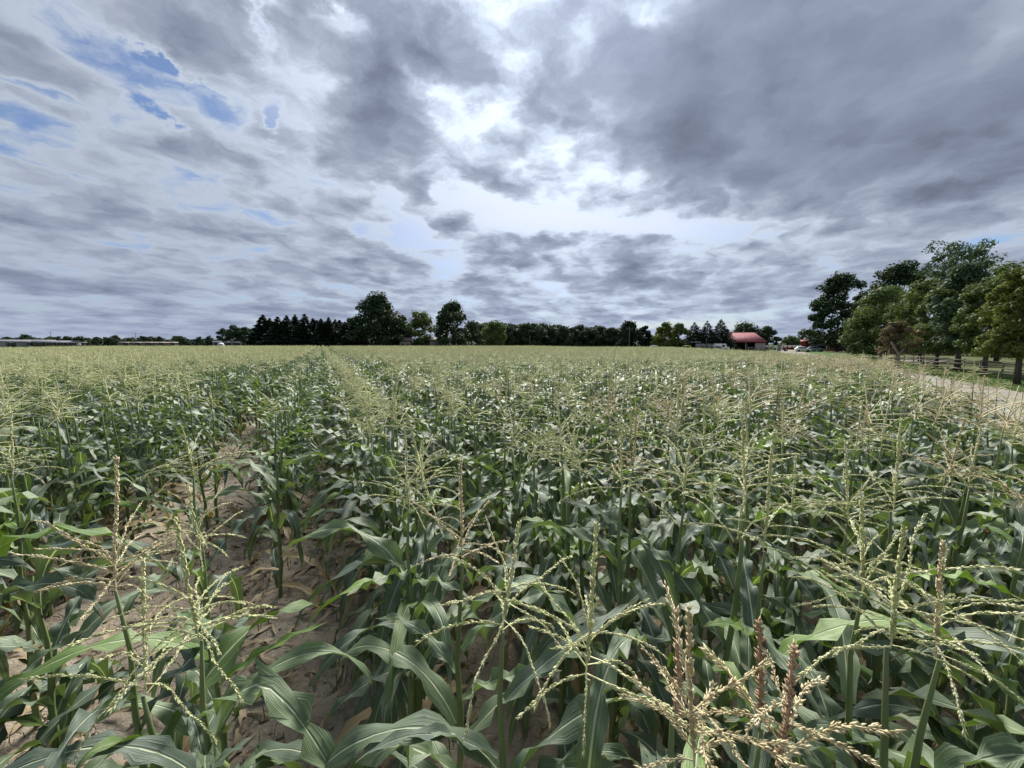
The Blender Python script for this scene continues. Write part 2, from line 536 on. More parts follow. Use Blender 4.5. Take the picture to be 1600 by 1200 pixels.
m_grass = foliage_mat("grass_blade", (0.045, 0.09, 0.02), (0.085, 0.13, 0.035), (0.15, 0.16, 0.06))
m_drygrass = foliage_mat("dry_grass_blade", (0.10, 0.11, 0.04), (0.24, 0.20, 0.10), (0.30, 0.23, 0.13))
rg = random.Random(5)
pts = [(*lane(rg.uniform(-14, 55), rg.uniform(-0.2, 5.2)), -0.035) for _ in range(9000)]
blades("grass", pts, 0.04, 0.11, 0.008, 4, m_grass, 1, 0.2)
pts = [(*lane(u_, -4.9 - rg.random() * (0.5 + 2.6 * min(1, max(0, (-4 - u_) / 12)))), -0.05) for u_ in (rg.uniform(-22, 14) for _ in range(1700))]
blades("dry_grass", pts, 0.15, 0.55, 0.006, 4, m_drygrass, 2, 0.18)

# ================================================================== corn
# ---- materials
def corn_leaf_mat(name, base_a, base_b, dry=0.0):
    m, t, b, out = material(name, 0.5, 0.37)
    uvn = t.n("ShaderNodeUVMap"); sep = t.n("ShaderNodeSeparateXYZ"); t.t.links.new(uvn.outputs[0], sep.inputs[0])
    u, vv = sep.outputs[0], sep.outputs[1]
    oc = t.n("ShaderNodeTexCoord").outputs['Object']
    rnd = t.n("ShaderNodeObjectInfo").outputs['Random']
    d = t.m('ABSOLUTE', t.m('SUBTRACT', u, 0.5))
    stretched = t.xyz(t.m('MULTIPLY', u, 26.0), t.m('MULTIPLY', vv, 2.2), t.m('MULTIPLY', rnd, 40.0))
    vein = t.noise(stretched, 1.0, 3, 0.6)
    patch = t.noise(t.vm('ADD', oc, t.xyz(t.m('MULTIPLY', rnd, 30), 0.0, 0.0)), 5.0, 4, 0.6)
    col = t.mix(t.smooth(patch, 0.3, 0.7), (*base_a, 1), (*base_b, 1))
    col = t.mix(t.m('MULTIPLY', t.smooth(vein, 0.50, 0.66), 0.55), col, (base_b[0] * 1.7, base_b[1] * 1.45, base_b[2] * 1.7, 1))
    k = t.m('ADD', 0.78, t.m('MULTIPLY', rnd, 0.5))
    col = t.mix(1.0, col, t.xyz(k, k, t.m('ADD', 0.75, t.m('MULTIPLY', k, 0.25))), 'MULTIPLY')
    # pale midrib, narrowing to the tip
    wid = t.m('MULTIPLY', 0.05, t.m('SUBTRACT', 1.12, vv))
    rib = t.m('LESS_THAN', d, wid)
    col = t.mix(t.m('MULTIPLY', rib, 0.85), col, (0.46, 0.50, 0.36, 1))
    # browned tips and nibbled margins
    tip = t.smooth(t.m('ADD', vv, t.m('MULTIPLY', t.m('SUBTRACT', vein, 0.5), 0.25)), 0.93, 1.02)
    col = t.mix(tip, col, (0.30, 0.22, 0.11, 1))
    spot = t.smooth(t.noise(oc, 22.0, 3, 0.6), 0.70, 0.78)
    col = t.mix(t.m('MULTIPLY', spot, 0.5), col, (0.25, 0.24, 0.10, 1))
    if dry: col = t.mix(dry, col, t.ramp(patch, [(0.3, (0.22, 0.15, 0.08)), (0.7, (0.38, 0.29, 0.17))]))
    t.put(b.inputs['Base Color'], col)
    t.put(b.inputs['Roughness'], t.m('ADD', 0.43, t.m('MULTIPLY', patch, 0.18)))
    h = t.m('ADD', t.m('MULTIPLY', vein, 0.5), t.m('MULTIPLY', t.smooth(d, 0.0, 0.07), 0.9))
    bump(t, b, h, 0.6, 0.005)
    tr = t.n("ShaderNodeBsdfTranslucent")
    t.put(tr.inputs[0], t.mix(1.0, col, (1.55, 1.75, 0.55, 1), 'MULTIPLY'))
    mx = t.n("ShaderNodeMixShader"); mx.inputs[0].default_value = 0.18
    t.t.links.new(b.outputs[0], mx.inputs[1]); t.t.links.new(tr.outputs[0], mx.inputs[2]); t.t.links.new(mx.outputs[0], out.inputs[0])
    return m


m_leaf = corn_leaf_mat("corn_leaf", (0.078, 0.116, 0.070), (0.106, 0.150, 0.094))
m_leaf_fresh = corn_leaf_mat("corn_leaf_fresh", (0.085, 0.150, 0.040), (0.115, 0.185, 0.055))
m_leaf_dry = corn_leaf_mat("corn_leaf_dry", (0.06, 0.10, 0.04), (0.1, 0.13, 0.05), 0.85)
m_stalk = noisy("corn_stalk", (0.10, 0.15, 0.05), (0.17, 0.21, 0.085), 9.0, 0.5, (0.20, 0.15, 0.08), 0.0, 0.4, (6, 6, 0.6), obj_var=0.15)
m_husk = noisy("corn_husk", (0.14, 0.20, 0.065), (0.22, 0.27, 0.11), 14.0, 0.6, None, 0.2, 0.3, (6, 6, 0.5))
m_silk = noisy("corn_silk", (0.10, 0.045, 0.02), (0.22, 0.11, 0.05), 30.0, 0.7)


def tassel_mat(name, a, b_, c):
    m, t, b, out = material(name, 0.65, 0.25)
    oc = t.n("ShaderNodeTexCoord").outputs['Object']
    g = t.n("ShaderNodeNewGeometry").outputs['Random Per Island']
    r = t.n("ShaderNodeObjectInfo").outputs['Random']
    f = t.m('ADD', t.m('MULTIPLY', t.noise(oc, 30.0, 3, 0.6), 0.55), t.m('ADD', t.m('MULTIPLY', g, 0.25), t.m('MULTIPLY', r, 0.2)))
    col = t.ramp(f, [(0.30, a), (0.52, b_), (0.74, c)])
    t.put(b.inputs['Base Color'], col)
    tr = t.n("ShaderNodeBsdfTranslucent"); t.put(tr.inputs[0], col)
    mx = t.n("ShaderNodeMixShader"); mx.inputs[0].default_value = 0.25
    t.t.links.new(b.outputs[0], mx.inputs[1]); t.t.links.new(tr.outputs[0], mx.inputs[2]); t.t.links.new(mx.outputs[0], out.inputs[0])
    return m


TMAT = {
    'green': tassel_mat("tassel_pale_green", (0.50, 0.53, 0.25), (0.68, 0.69, 0.40), (0.79, 0.77, 0.55)),
    'tan': tassel_mat("tassel_tan", (0.54, 0.46, 0.27), (0.68, 0.60, 0.39), (0.75, 0.70, 0.50)),
    'cream': tassel_mat("tassel_cream", (0.56, 0.48, 0.27), (0.70, 0.62, 0.40), (0.72, 0.68, 0.50)),
    'brown': tassel_mat("tassel_brown", (0.42, 0.28, 0.18), (0.58, 0.42, 0.29), (0.70, 0.56, 0.42)),
}


# ---- leaf blades
def leaf_arrays(P, nseg, ncr):
    s = np.linspace(0, 1, nseg + 1)
    ph = P['e0'] + (P['e1'] - P['e0']) * s ** P['p']
    if P['kink']:
        ph = ph - P['kink'] * (1 / (1 + np.exp(-(s - P['ks']) * 60)))
    ph = np.maximum(ph, RAD(-97))
    ps = P['yaw'] * s ** 1.6 + 0.10 * np.sin(s * 5 + P['ph'])
    roll = P['roll'] * s ** 1.3 + 0.18 * np.sin(s * 7 + P['ph'] * 2)
    t = np.stack([np.cos(ph) * np.cos(ps), np.cos(ph) * np.sin(ps), np.sin(ph)], 1)
    dl = P['L'] / nseg
    pos = np.concatenate([[[0, 0, 0]], np.cumsum((t[:-1] + t[1:]) / 2 * dl, 0)])
    b0 = np.stack([-np.sin(ps), np.cos(ps), 0 * ps], 1)
    n0 = np.cross(t, b0)
    cr, sr = np.cos(roll)[:, None], np.sin(roll)[:, None]
    b, n = b0 * cr + n0 * sr, n0 * cr - b0 * sr
    wd = P['W'] * np.minimum(1, 0.55 + s * 2.6) * np.maximum(1 - s ** 2.6, 0) ** 0.75
    wd = np.maximum(wd, 0.0015)
    c = np.linspace(-1, 1, ncr + 1)
    V0 = RAD(24) * (1 - 0.6 * s)
    rows = []
    for j, cj in enumerate(c):
        a = abs(cj)
        wave = P['wave'] * (a ** 2) * np.sin(s * P['wf'] * 2 * math.pi + P['ph'] + (1.9 if cj > 0 else 0)) * np.minimum(1, s * 4) * wd * 2
        y = cj * wd * 0.5 * np.cos(V0)
        z = a * wd * 0.5 * np.sin(V0) + wave - P['cup'] * (a ** 2) * wd * 0.5
        rows.append(pos + b * y[:, None] + n * z[:, None])
    verts = np.stack(rows, 1).reshape(-1, 3)
    k = ncr + 1
    i = np.arange(nseg)[:, None] * k + np.arange(ncr)[None, :]
    faces = np.stack([i, i + k, i + k + 1, i + 1], -1).reshape(-1, 4)
    uv = np.stack(np.meshgrid(np.linspace(0, 1, k), s), -1).reshape(-1, 2)
    return verts, faces, uv


def leaf_params(kind, r):
    P = dict(L=r.uniform(0.58, 0.80), W=r.uniform(0.062, 0.084), e0=RAD(r.uniform(56, 76)), e1=RAD(r.uniform(-92, -48)), p=r.uniform(1.0, 1.5), kink=0, ks=0.5,
             yaw=r.uniform(-0.5, 0.5), roll=r.uniform(-0.7, 0.7), wave=r.uniform(0.12, 0.34), wf=r.uniform(2.5, 6), ph=r.uniform(0, 6.28), cup=r.uniform(-0.1, 0.25))
    if kind == 'up':
        P.update(L=r.uniform(0.30, 0.46), W=r.uniform(0.045, 0.062), e0=RAD(r.uniform(40, 60)), e1=RAD(r.uniform(-50, 5)))
    elif kind == 'hang':
        P.update(kink=RAD(r.uniform(50, 85)), ks=r.uniform(0.25, 0.5), e0=RAD(r.uniform(40, 60)), e1=RAD(r.uniform(-30, 0)))
    elif kind == 'low':
        P.update(L=r.uniform(0.5, 0.7), e0=RAD(r.uniform(20, 40)), e1=RAD(-88), p=0.8)
    return P


rl = random.Random(21)
LEAF_P = {k: [leaf_params(k, rl) for _ in range(n)] for k, n in (('up', 6), ('arch', 9), ('hang', 6), ('low', 4))}


def sheath_leaf_mesh(P, nm, mat, nseg=18, ncr=6):
    v, f, uv = leaf_arrays(P, nseg, ncr)
    return mesh_np(nm, v, f, mat, uv, smooth=True)


LEAF_M = {k: [sheath_leaf_mesh(P, 'leaf', m_leaf, 16, 4) for P in L] for k, L in LEAF_P.items()}
LEAF_F = {k: [sheath_leaf_mesh(P, 'leaf', m_leaf_fresh, 16, 4) for P in LEAF_P[k][:4]] for k in ('up', 'arch', 'hang')}
LEAF_D = {'low': [sheath_leaf_mesh(P, 'leaf', m_leaf_dry, 12, 4) for P in LEAF_P['low']]}


# ---- tassels
def branch_path(L, e0, droop, wig, r, n=8):
    """polyline in the XZ plane starting at the origin, e0 above horizontal"""
    pts = [np.zeros(3)]
    for i in range(n):
        a = e0 - droop * ((i + 0.5) / n) ** 1.1
        y = wig * math.sin(i * 0.9 + r)
        pts.append(pts[-1] + np.array((math.cos(a), y, math.sin(a))) * L / n)
    return np.array(pts)


def spikelets(path, start, gap, ln, rad, open_, rng):
    """little pointed grains in pairs up a tassel branch"""
    seg = np.linalg.norm(np.diff(path, axis=0), axis=1); cum = np.concatenate([[0], np.cumsum(seg)])
    V, F = [], []
    d, k, base = start * cum[-1], 0, 0
    while d < cum[-1] - 0.004:
        i = min(np.searchsorted(cum, d) - 1, len(seg) - 1); i = max(i, 0)
        t = (path[i + 1] - path[i]) / seg[i]
        p = path[i] + t * (d - cum[i])
        a = k * math.pi * 0.94 + rng.uniform(-0.9, 0.9)
        e1 = np.cross(t, (0.3, 0.2, 0.93)); e1 /= np.linalg.norm(e1); e2 = np.cross(t, e1)
        rd = e1 * math.cos(a) + e2 * math.sin(a)
        ax = t * math.cos(open_) + rd * math.sin(open_)
        l = ln * rng.uniform(0.6, 1.5)
        s1 = np.cross(ax, rd); n1 = np.linalg.norm(s1); s1 = s1 / n1 if n1 > 1e-6 else e2
        s2 = np.cross(ax, s1)
        o = p + rd * rad * 0.5
        m_ = o + ax * l * 0.45
        V += [o, m_ + s1 * rad, m_ - 0.5 * s1 * rad + 0.87 * s2 * rad, m_ - 0.5 * s1 * rad - 0.87 * s2 * rad, o + ax * l]
        for q in ((0, 2, 1), (0, 3, 2), (0, 1, 3), (4, 1, 2), (4, 2, 3), (4, 3, 1)): F.append([base + x for x in q])
        base += 5; k += 1
        d += gap * rng.uniform(0.35, 1.7)
    return np.array(V), np.array(F)


def tube_np(path, r0, r1, sides=3):
    mb = MB(); n = len(path)
    mb.tube([tuple(p) for p in path], [r0 + (r1 - r0) * i / (n - 1) for i in range(n)], sides, cap=False)
    return np.concatenate(mb.v), np.array(mb.f[4])


def merge(items):
    """items: list of (verts, faces) -> verts, list of face arrays by size"""
    V, F, n = [], {}, 0
    for v, f in items:
        if len(v) == 0: continue
        V.append(v); F.setdefault(f.shape[1], []).append(f + n); n += len(v)
    return np.concatenate(V), [np.concatenate(x) for x in F.values()]


def branch_geo(L, e0, droop, wig, rng, detail, fat=1.0, open_=0.30):
    if detail == 2:
        path = branch_path(L, e0, droop, wig, rng.uniform(0, 6), 9)
        if fat >= 2: return merge([tube_np(path, 0.004, 0.0022), spikelets(path, 0.04, 0.0011, 0.0105, 0.0021, 0.62, rng)])
        return merge([tube_np(path, 0.0017, 0.0008), spikelets(path, 0.10, 0.0026 / max(fat ** 0.6, 1), 0.0105 * (0.8 + 0.2 * fat), 0.0016 * fat, open_, rng)])
    n = 6 if detail == 1 else 2
    path = branch_path(L, e0, droop, wig, rng.uniform(0, 6), n)
    r = 0.0034 if detail == 1 else 0.0052
    return merge([tube_np(path, r * 0.8 * fat, r * 0.7 * fat)])


def build_branches(mat_key, n, seed, fat=1.0, open_=0.30, L0=0.13, L1=0.25):
    rng = random.Random(seed); out = []
    for k in range(n):
        v, f = branch_geo(rng.uniform(L0, L1), 0.0, rng.uniform(0.1, 1.3), rng.uniform(0, 0.22), rng, 2, fat, open_)
        out.append(mesh_np('tassel_branch', v, f, TMAT[mat_key]))
    return out


BR = {'green': build_branches('green', 8, 3), 'tan': build_branches('tan', 6, 4), 'cream': build_branches('cream', 6, 5, 1.2, 0.5, 0.12, 0.19)}


def spike_mesh(key, L, fat, detail=2, seed=1):
    rng = random.Random(seed)
    v, f = branch_geo(L, RAD(90), rng.uniform(-0.25, 0.25), 0.03, rng, detail, fat, 0.32 if key != 'brown' else 0.7)
    return mesh_np('tassel', v, f, TMAT[key], smooth=False)


SPIKE = {k: [spike_mesh(k, 0.24 + 0.05 * i, 1.5, 2, 10 + i) for i in range(3)] for k in ('green', 'tan', 'cream')}
SPIKE['brown'] = [spike_mesh('brown', 0.16 + 0.03 * i, 2.0, 2, 20 + i) for i in range(3)]


def tassel_layout(r, n):
    """(height on the axis, azimuth, elevation, length scale) of the side branches"""
    out = []
    a = r.uniform(0, 6.28)
    for i in range(n):
        h = 0.10 * i / n + r.uniform(0, 0.012)
        a += 2.4 + r.uniform(-0.4, 0.4)
        el = RAD(r.uniform(-12, 52) + 26 * (i / n) ** 2)
        out.append((h, a, el, r.uniform(0.7, 1.1) * (1.05 - 0.25 * i / n)))
    return out


def tassel_joined(key, seed, detail, n=16):
    r = random.Random(seed)
    items = []
    for h, a, el, sc in tassel_layout(r, n):
        v, f = branch_geo(r.uniform(0.15, 0.22) * sc, el, r.uniform(0.1, 0.8), 0.05, r, detail, 1.0)
        R = np.array(Matrix.Rotation(a, 3, 'Z'))
        for fk in f: items.append((v @ R.T + (0, 0, h), fk)) if len(f) == 1 else None
        if len(f) > 1:
            vv = v @ R.T + (0, 0, h)
            for fk in f: items.append((vv, fk))
    v, f = branch_geo(r.uniform(0.24, 0.32), RAD(90), r.uniform(-0.25, 0.25), 0.02, r, detail, 1.4)
    for fk in f: items.append((v, fk))
    return merge(items)


TASSEL1 = {}
for key, cnt in (('green', 6), ('tan', 4)):
    TASSEL1[key] = []
    for i in range(cnt):
        v, f = tassel_joined(key, 50 + i, 1)
        TASSEL1[key].append(mesh_np('tassel', v, f, TMAT[key]))


# ---- plant plans
def plan_plant(r, z_base, n=None, az0=None):
    """list of (z, azimuth, kind, index, scale, tilt) for the leaves of a plant whose tassel starts at z_base"""
    n = n or r.choice((11, 12, 12, 13))
    az0 = r.uniform(0, 6.28) if az0 is None else az0
    L = []
    for i in range(n):
        fz = i / (n - 1)
        z = 0.10 + (z_base - 0.40) * fz ** 0.95
        az = az0 + math.pi * i + r.uniform(-0.6, 0.6)
        if fz > 0.80: kind = 'up'
        elif fz < 0.22: kind = 'low'
        else: kind = 'hang' if r.random() < 0.38 else 'arch'
        L.append((z, az, kind, r.randrange(len(LEAF_P[kind])), r.uniform(0.85, 1.12), r.uniform(-0.12, 0.12)))
    return L


def stalk_geo(z_base, r, sides=6):
    n = 9
    pts, rad = [], []
    for i in range(n + 1):
        f = i / n
        pts.append((0.006 * math.sin(i * 2.1), 0.006 * math.cos(i * 1.7), -0.04 + (z_base + 0.04) * f))
        rad.append(0.0125 * (1 - f) ** 0.7 + 0.0036)
    return pts, rad


STALK = []
for i in range(4):
    p_, r_ = stalk_geo(1.0, None)
    mb = MB(); mb.tube([(x + 0.004 * math.sin(i + k), y, z) for k, (x, y, z) in enumerate(p_)], r_, 6)
    STALK.append(mb.mesh('stalk', m_stalk, True))
mb = MB(); mb.tube([(0, 0, 0), (0.004, 0, 0.05), (0.012, 0, 0.12), (0.022, 0, 0.18), (0.026, 0, 0.205)], [0.012, 0.021, 0.022, 0.014, 0.005], 8)
EAR = mb.mesh('ear', m_husk, True)
mb = MB()
for k in range(14):
    a = k * 2.4
    mb.tube([(0.026, 0, 0.20), (0.03 + 0.010 * math.cos(a), 0.010 * math.sin(a), 0.222), (0.03 + 0.025 * math.cos(a), 0.025 * math.sin(a), 0.215 - 0.003 * (k % 4))], 0.0015, 3)
SILK = mb.mesh('silk', m_silk)


def corn_plant(x, y, z_base, r, label, group=None, tassel='green', split=False, leaves=None, lean=None, n_branch=None, az0=None, spike=None, ear=None, extra=None, ls=1.0):
    gz = float(soil_h(x, y)) if (-12 < x < 9 and -2 < y < 15) else -0.08
    t = thing('corn_plant', label, 'corn plant', (x, y, gz), 0, group)
    lean = lean or (r.gauss(0, 0.045), r.gauss(0, 0.045))
    t.rotation_euler = (lean[0], lean[1], 0)
    zb = z_base - gz
    link('stalk', r.choice(STALK), t, scale=(r.uniform(0.9, 1.15), r.uniform(0.9, 1.15), zb), rot=(0, 0, r.uniform(0, 6)))
    for i, (z, az, kind, k, sc, tilt) in enumerate(leaves or plan_plant(r, zb, az0=az0)):
        lib = LEAF_M
        if kind in ('up', 'arch') and r.random() < 0.10: lib = LEAF_F
        if kind == 'low' and r.random() < 0.45: lib = LEAF_D
        ms = lib[kind]
        link('leaf', ms[k % len(ms)], t, (0.008 * math.cos(az), 0.008 * math.sin(az), z), (tilt * 0.6, tilt, az), sc * ls)
    for args in (extra or ()):                                   # chosen leaves of the front plants
        z, az, kind, k, sc, lib = args
        z -= 0.16
        ms = {'M': LEAF_M, 'F': LEAF_F}[lib][kind]
        link('leaf', ms[k % len(ms)], t, (0.008 * math.cos(az), 0.008 * math.sin(az), z), (0, 0, az), sc * ls)
    if (ear if ear is not None else r.random() < 0.3):
        e = link('ear', EAR, t, (0, 0, zb * r.uniform(0.42, 0.52)), (0, RAD(r.uniform(12, 24)), r.uniform(0, 6.28)), r.uniform(0.85, 1.1))
        link('silk', SILK, e)
    if tassel:
        rot = (r.gauss(0, 0.08), r.gauss(0, 0.08), r.uniform(0, 6.28))
        if split:
            sp_key = spike or tassel
            ta = link('tassel', r.choice(SPIKE[sp_key]), t, (0, 0, zb), rot)
            nb = n_branch if n_branch is not None else r.randint(14, 21)
            for h, a, el, sc in tassel_layout(r, nb):
                br = link('tassel_branch', r.choice(BR[tassel]), ta, (0, 0, h), (0, -el, a), sc)
                br.rotation_mode = 'XYZ'
        else:
            link('tassel', r.choice(TASSEL1[tassel]), t, (0, 0, zb), rot, r.uniform(0.9, 1.1))
    return t


# ---- foremost plants, each one where it stands (photo pixel of the tassel's foot and distance, as measured)
rh = random.Random(99)
D = RAD
HEROES = [
    # X, Y, d, tassel, spike, branches, label, extra leaves (z, azimuth, kind, index, scale, library)
    (785, 985, 0.80, 'green', None, 12, "corn plant with tall leaning tassel spike and broad leaf arching left, lower middle",
     [(1.30, D(185), 'arch', 1, 1.05, 'M'), (1.46, D(15), 'up', 1, 1.1, 'M'), (1.22, D(15), 'arch', 3, 1.0, 'M')]),
    (915, 1060, 0.68, 'green', None, 17, "corn plant with bushy pale tassel just left of the dry cream tassel at the bottom",
     [(1.40, D(250), 'hang', 2, 1.0, 'M'), (1.36, D(60), 'arch', 4, 1.0, 'M')]),
    (1192, 862, 1.05, 'green', None, 9, "corn plant with sparse flat tassel over two bright green leaves, right of middle",
     [(1.36, D(200), 'up', 2, 0.75, 'F'), (1.26, D(-15), 'arch', 2, 0.95, 'F')]),
    (1392, 1012, 0.70, 'green', None, 15, "corn plant with upright pale tassel above big drooping leaf, near the lower right corner",
     [(1.42, D(165), 'up', 0, 1.1, 'M'), (1.30, D(190), 'arch', 5, 1.0, 'M'), (1.20, D(-100), 'arch', 0, 1.0, 'M')]),
    (1464, 1025, 0.74, 'green', 'tan', 14, "corn plant with long tan spike and tassel branches spread to the right edge",
     [(1.30, D(-10), 'arch', 6, 1.0, 'M')]),
    (1085, 1196, 0.50, 'cream', None, 13, "corn plant with dried cream tassel opening at the bottom of the picture", []),
    (1057, 1120, 0.60, None, None, 0, "corn plant ending in one rusty brown spike, left of the cream tassel", []),
    (1184, 1135, 0.60, None, None, 0, "corn plant ending in one tall rusty brown spike, behind the cream tassel", []),
    (1216, 1196, 0.50, 'cream', 'brown', 9, "corn plant with stubby brown spike and cream branches right of the other brown spikes", []),
    (312, 1000, 0.85, 'green', None, 19, "corn plant with bushy swept tassel and long leaf hanging right, beside the bare soil strip",
     [(1.38, D(-20), 'hang', 3, 1.1, 'M'), (1.20, D(-160), 'arch', 2, 1.0, 'M'), (1.28, D(30), 'arch', 7, 1.0, 'M')]),
    (228, 1085, 0.86, 'green', None, 9, "short corn plant with small spread tassel, lowest one beside the bare soil strip",
     [(1.30, D(-95), 'hang', 1, 0.6, 'F')]),
    (314, 862, 1.22, 'green', None, 15, "corn plant with drooping tassel, second one along the bare soil strip",
     [(1.20, D(215), 'arch', 6, 0.9, 'F')]),
    (303, 742, 1.80, 'green', None, 18, "corn plant with feathery tassel standing alone left of the bare soil strip", []),
    (640, 800, 1.50, 'green', None, 19, "corn plant with wide shaggy tassel at the left end of the dense rows", [(1.28, D(175), 'arch', 3, 1.0, 'M')]),
    (722, 872, 1.10, 'tan', None, 13, "corn plant with tassel leaning right behind the tall leaning spike", [(1.4, D(-30), 'hang', 0, 0.9, 'M')]),
    (893, 738, 1.78, 'green', None, 15, "corn plant with round pale tassel on a long bare stalk in the middle", []),
    (972, 768, 1.50, 'green', None, 13, "corn plant with forked upright tassel right of the round pale tassel", [(1.36, D(-50), 'hang', 4, 0.95, 'M')]),
    (20, 745, 2.00, 'green', None, 17, "corn plant with tall tassel cut by the left edge of the picture", [(1.2, D(-20), 'arch', 4, 1.0, 'M')]),
    (62, 905, 1.45, None, None, 0, "leafy corn plant with no tassel at the left edge below the tall cut off tassel",
     [(1.30, D(-10), 'arch', 3, 1.1, 'M'), (1.16, D(20), 'arch', 5, 1.1, 'M'), (1.2, D(-80), 'hang', 2, 1.1, 'M')]),
    (-70, 985, 1.25, None, None, 0, "leafy corn plant mostly outside the left edge, arching a long leaf into view",
     [(1.34, D(-5), 'arch', 2, 1.2, 'F'), (1.2, D(10), 'arch', 6, 1.1, 'M'), (1.05, D(-30), 'arch', 0, 1.1, 'M')]),
    (1396, 800, 1.38, 'green', None, 14, "corn plant with flat pale tassel above glossy leaves right of the sparse tassel", []),
]
hero_xy = []
for X, Y, d, tas, spk, nb, lab, ext in HEROES:
    p = at(X, Y, d)
    ln_ = (rh.gauss(0, 0.025), rh.gauss(0, 0.025))
    p.x -= p.z * math.sin(ln_[1]); p.y += p.z * math.sin(ln_[0])          # foot of the leaning stalk
    hero_xy.append((p.x, p.y))
    pl = corn_plant(p.x, p.y, p.z, rh, lab, 'corn plants in the near rows', tas, True, None, ln_, nb, None, spk, extra=ext, ls=0.76 if d < 1.0 else 0.9)
    if tas is None and 'spike' in lab:
        link('tassel', SPIKE['brown'][rh.randrange(3)], pl, (0, 0, p.z - pl.location.z))

# ---- all planting spots
rf_ = random.Random(12)
FIELD_A = np.array(FIELD)


def in_field(x, y):
    inside = False
    n = len(FIELD)
    for i in range(n):
        x1, y1 = FIELD[i]; x2, y2 = FIELD[(i + 1) % n]
        if (y1 > y) != (y2 > y) and x < (x2 - x1) * (y - y1) / (y2 - y1) + x1: inside = not inside
    return inside


def lane_edge(s):
    return float(np.interp(s, (-32, -22, -16, -10, -5, 0), (-7.5, -7.4, -7.0, -6.2, -5.3, -5.2)))


spots = []
for k in range(-130, 130):
    off0 = 0.36 + 0.76 * k
    s = -10.0 + rf_.uniform(0, 0.2)
    while s < 130:
        dens = 1.0
        s += rf_.uniform(0.13, 0.22)
        off = off0 + rf_.gauss(0, 0.04) + (-0.02 if k == -3 and s < 9 else 0)
        x, y = float(U[0] * s + W[0] * off), float(U[1] * s + W[1] * off)
        if y > 95 or y < -3 or x < -88 or x > 60: continue
        if abs(x) > 1.45 * max(y, 0) + 4.5: continue
        if not in_field(x, y): continue
        if k == -2 and s < 15 and rf_.random() < (0.95 if s < 8 else 0.7): continue          # the bare soil strip
        if k == -1 and s < 4.8 and rf_.random() < 0.74: continue         # thin row beside it
        if k == -3 and s < 1.6 and rf_.random() < 0.2: continue
        if math.hypot(x, y) < 0.55: continue
        if y < 0.62 and y > -0.3 and abs(x) < 0.5 + 1.3 * max(y, 0): continue
        if any((x - a) ** 2 + (y - b) ** 2 < 0.020 for a, b in hero_xy): continue
        n = (x - LO[0]) * LN[0] + (y - LO[1]) * LN[1]
        kind = 'green'
        edge = lane_edge((x - LO[0]) * LU[0] + (y - LO[1]) * LU[1]) - n
        pt = 0.03 + 0.75 * max(0.0, min(1.0, (4.2 - edge) / 3.0)) * (1 if y < 26 else 0.4)
        if vnoise(x * 0.35, y * 0.35, 5) > 0.80: pt += 0.25
        if rf_.random() < pt: kind = 'tan'
        bare = 0.20
        if k == -1 and s > 4.0: bare = 0.93 if s < 22 else 0.7
        if k in (0, 1) and s > 7.5: bare = 0.85 if k == 1 else 0.35
        if k == -3 and s > 3: bare = 0.25
        if 4.5 < y < 12 and 1.0 < x < 11 and vnoise(x * 0.5, y * 0.5, 8) > 0.42: bare = 0.55
        if vnoise(x * 0.12 + 7, y * 0.12, 9) > 0.68: bare = max(bare, 0.4)
        if rf_.random() < bare: kind = None
        zb = rf_.gauss(1.50, 0.065) - (0.10 if y > 10 else 0.0) * max(0.0, min(1.0, (1.6 - edge) / 1.6)) - (0.10 if kind is None else 0) + 0.05 * (vnoise(x * 0.25, y * 0.25, 3) - 0.5)
        if x > 0.9 and y < 2.0: zb -= 0.07
        zb -= 0.19 * max(0.0, min(1.0, (x - 5) / 10)) * max(0.0, min(1.0, (y - 12) / 12))      # shorter, thinner stand towards the farm
        spots.append((x, y, zb, kind, k, s))

def seen(x, y, z):
    c, s_ = math.cos(PITCH), math.sin(PITCH)
    dy, dz = y, z - CAM_H
    fw = dy * c - dz * s_
    if fw < 0.2: return False
    up = dy * s_ + dz * c
    return abs(x / fw * FPX) < 850 and abs(up / fw * FPX) < 690

cand = sorted([i for i, p in enumerate(spots) if seen(p[0], p[1], 1.2) or seen(p[0], p[1], 1.5)], key=lambda i: math.hypot(spots[i][0], spots[i][1]))
N_IND = 300 - len(HEROES)
single = set(cand[:N_IND])
far_d = max(math.hypot(spots[i][0], spots[i][1]) for i in single)
rp = random.Random(31)
ORD = ["first", "second", "third", "fourth", "fifth", "sixth", "seventh", "eighth", "ninth", "tenth", "eleventh", "twelfth", "thirteenth", "fourteenth", "fifteenth", "sixteenth"]
rows_ = {}
for i in single: rows_.setdefault((spots[i][4], spots[i][3]), []).append(spots[i][5])
for rank, i in enumerate(cand[:N_IND]):
    x, y, zb, kind, k, s = spots[i]
    tk = {'green': "pale tassel", 'tan': "dry tan tassel", None: "no tassel"}[kind]
    if k <= -3: row = "%s row left of the bare strip" % ORD[-3 - k]
    elif k == -2: row = "bare soil strip"
    elif k == -1: row = "thin strip row"
    else: row = "%s dense row" % ORD[k]
    rank_in = sorted(set(rows_[(k, kind)])).index(s)
    prep = "standing in the" if k == -2 else "in the"
    if rank_in < 4: lab, grp = "%s corn plant with %s %s %s" % (("nearest", "second nearest", "third nearest", "fourth nearest")[rank_in], tk, prep, row), None
    else: lab, grp = "corn plant with %s farther back %s %s" % (tk, prep, row), "corn with %s in the %s" % (tk, row)
    if k in (-1, 0, 1): lab = lab.replace("corn plant with", "corn plant behind the foremost with", 1) if "nearest" not in lab else lab.replace("nearest corn plant", "nearest corn plant behind the foremost")
    corn_plant(x, y, zb, rp, lab, 'corn plants in the near rows', kind, split=(rank < 40))

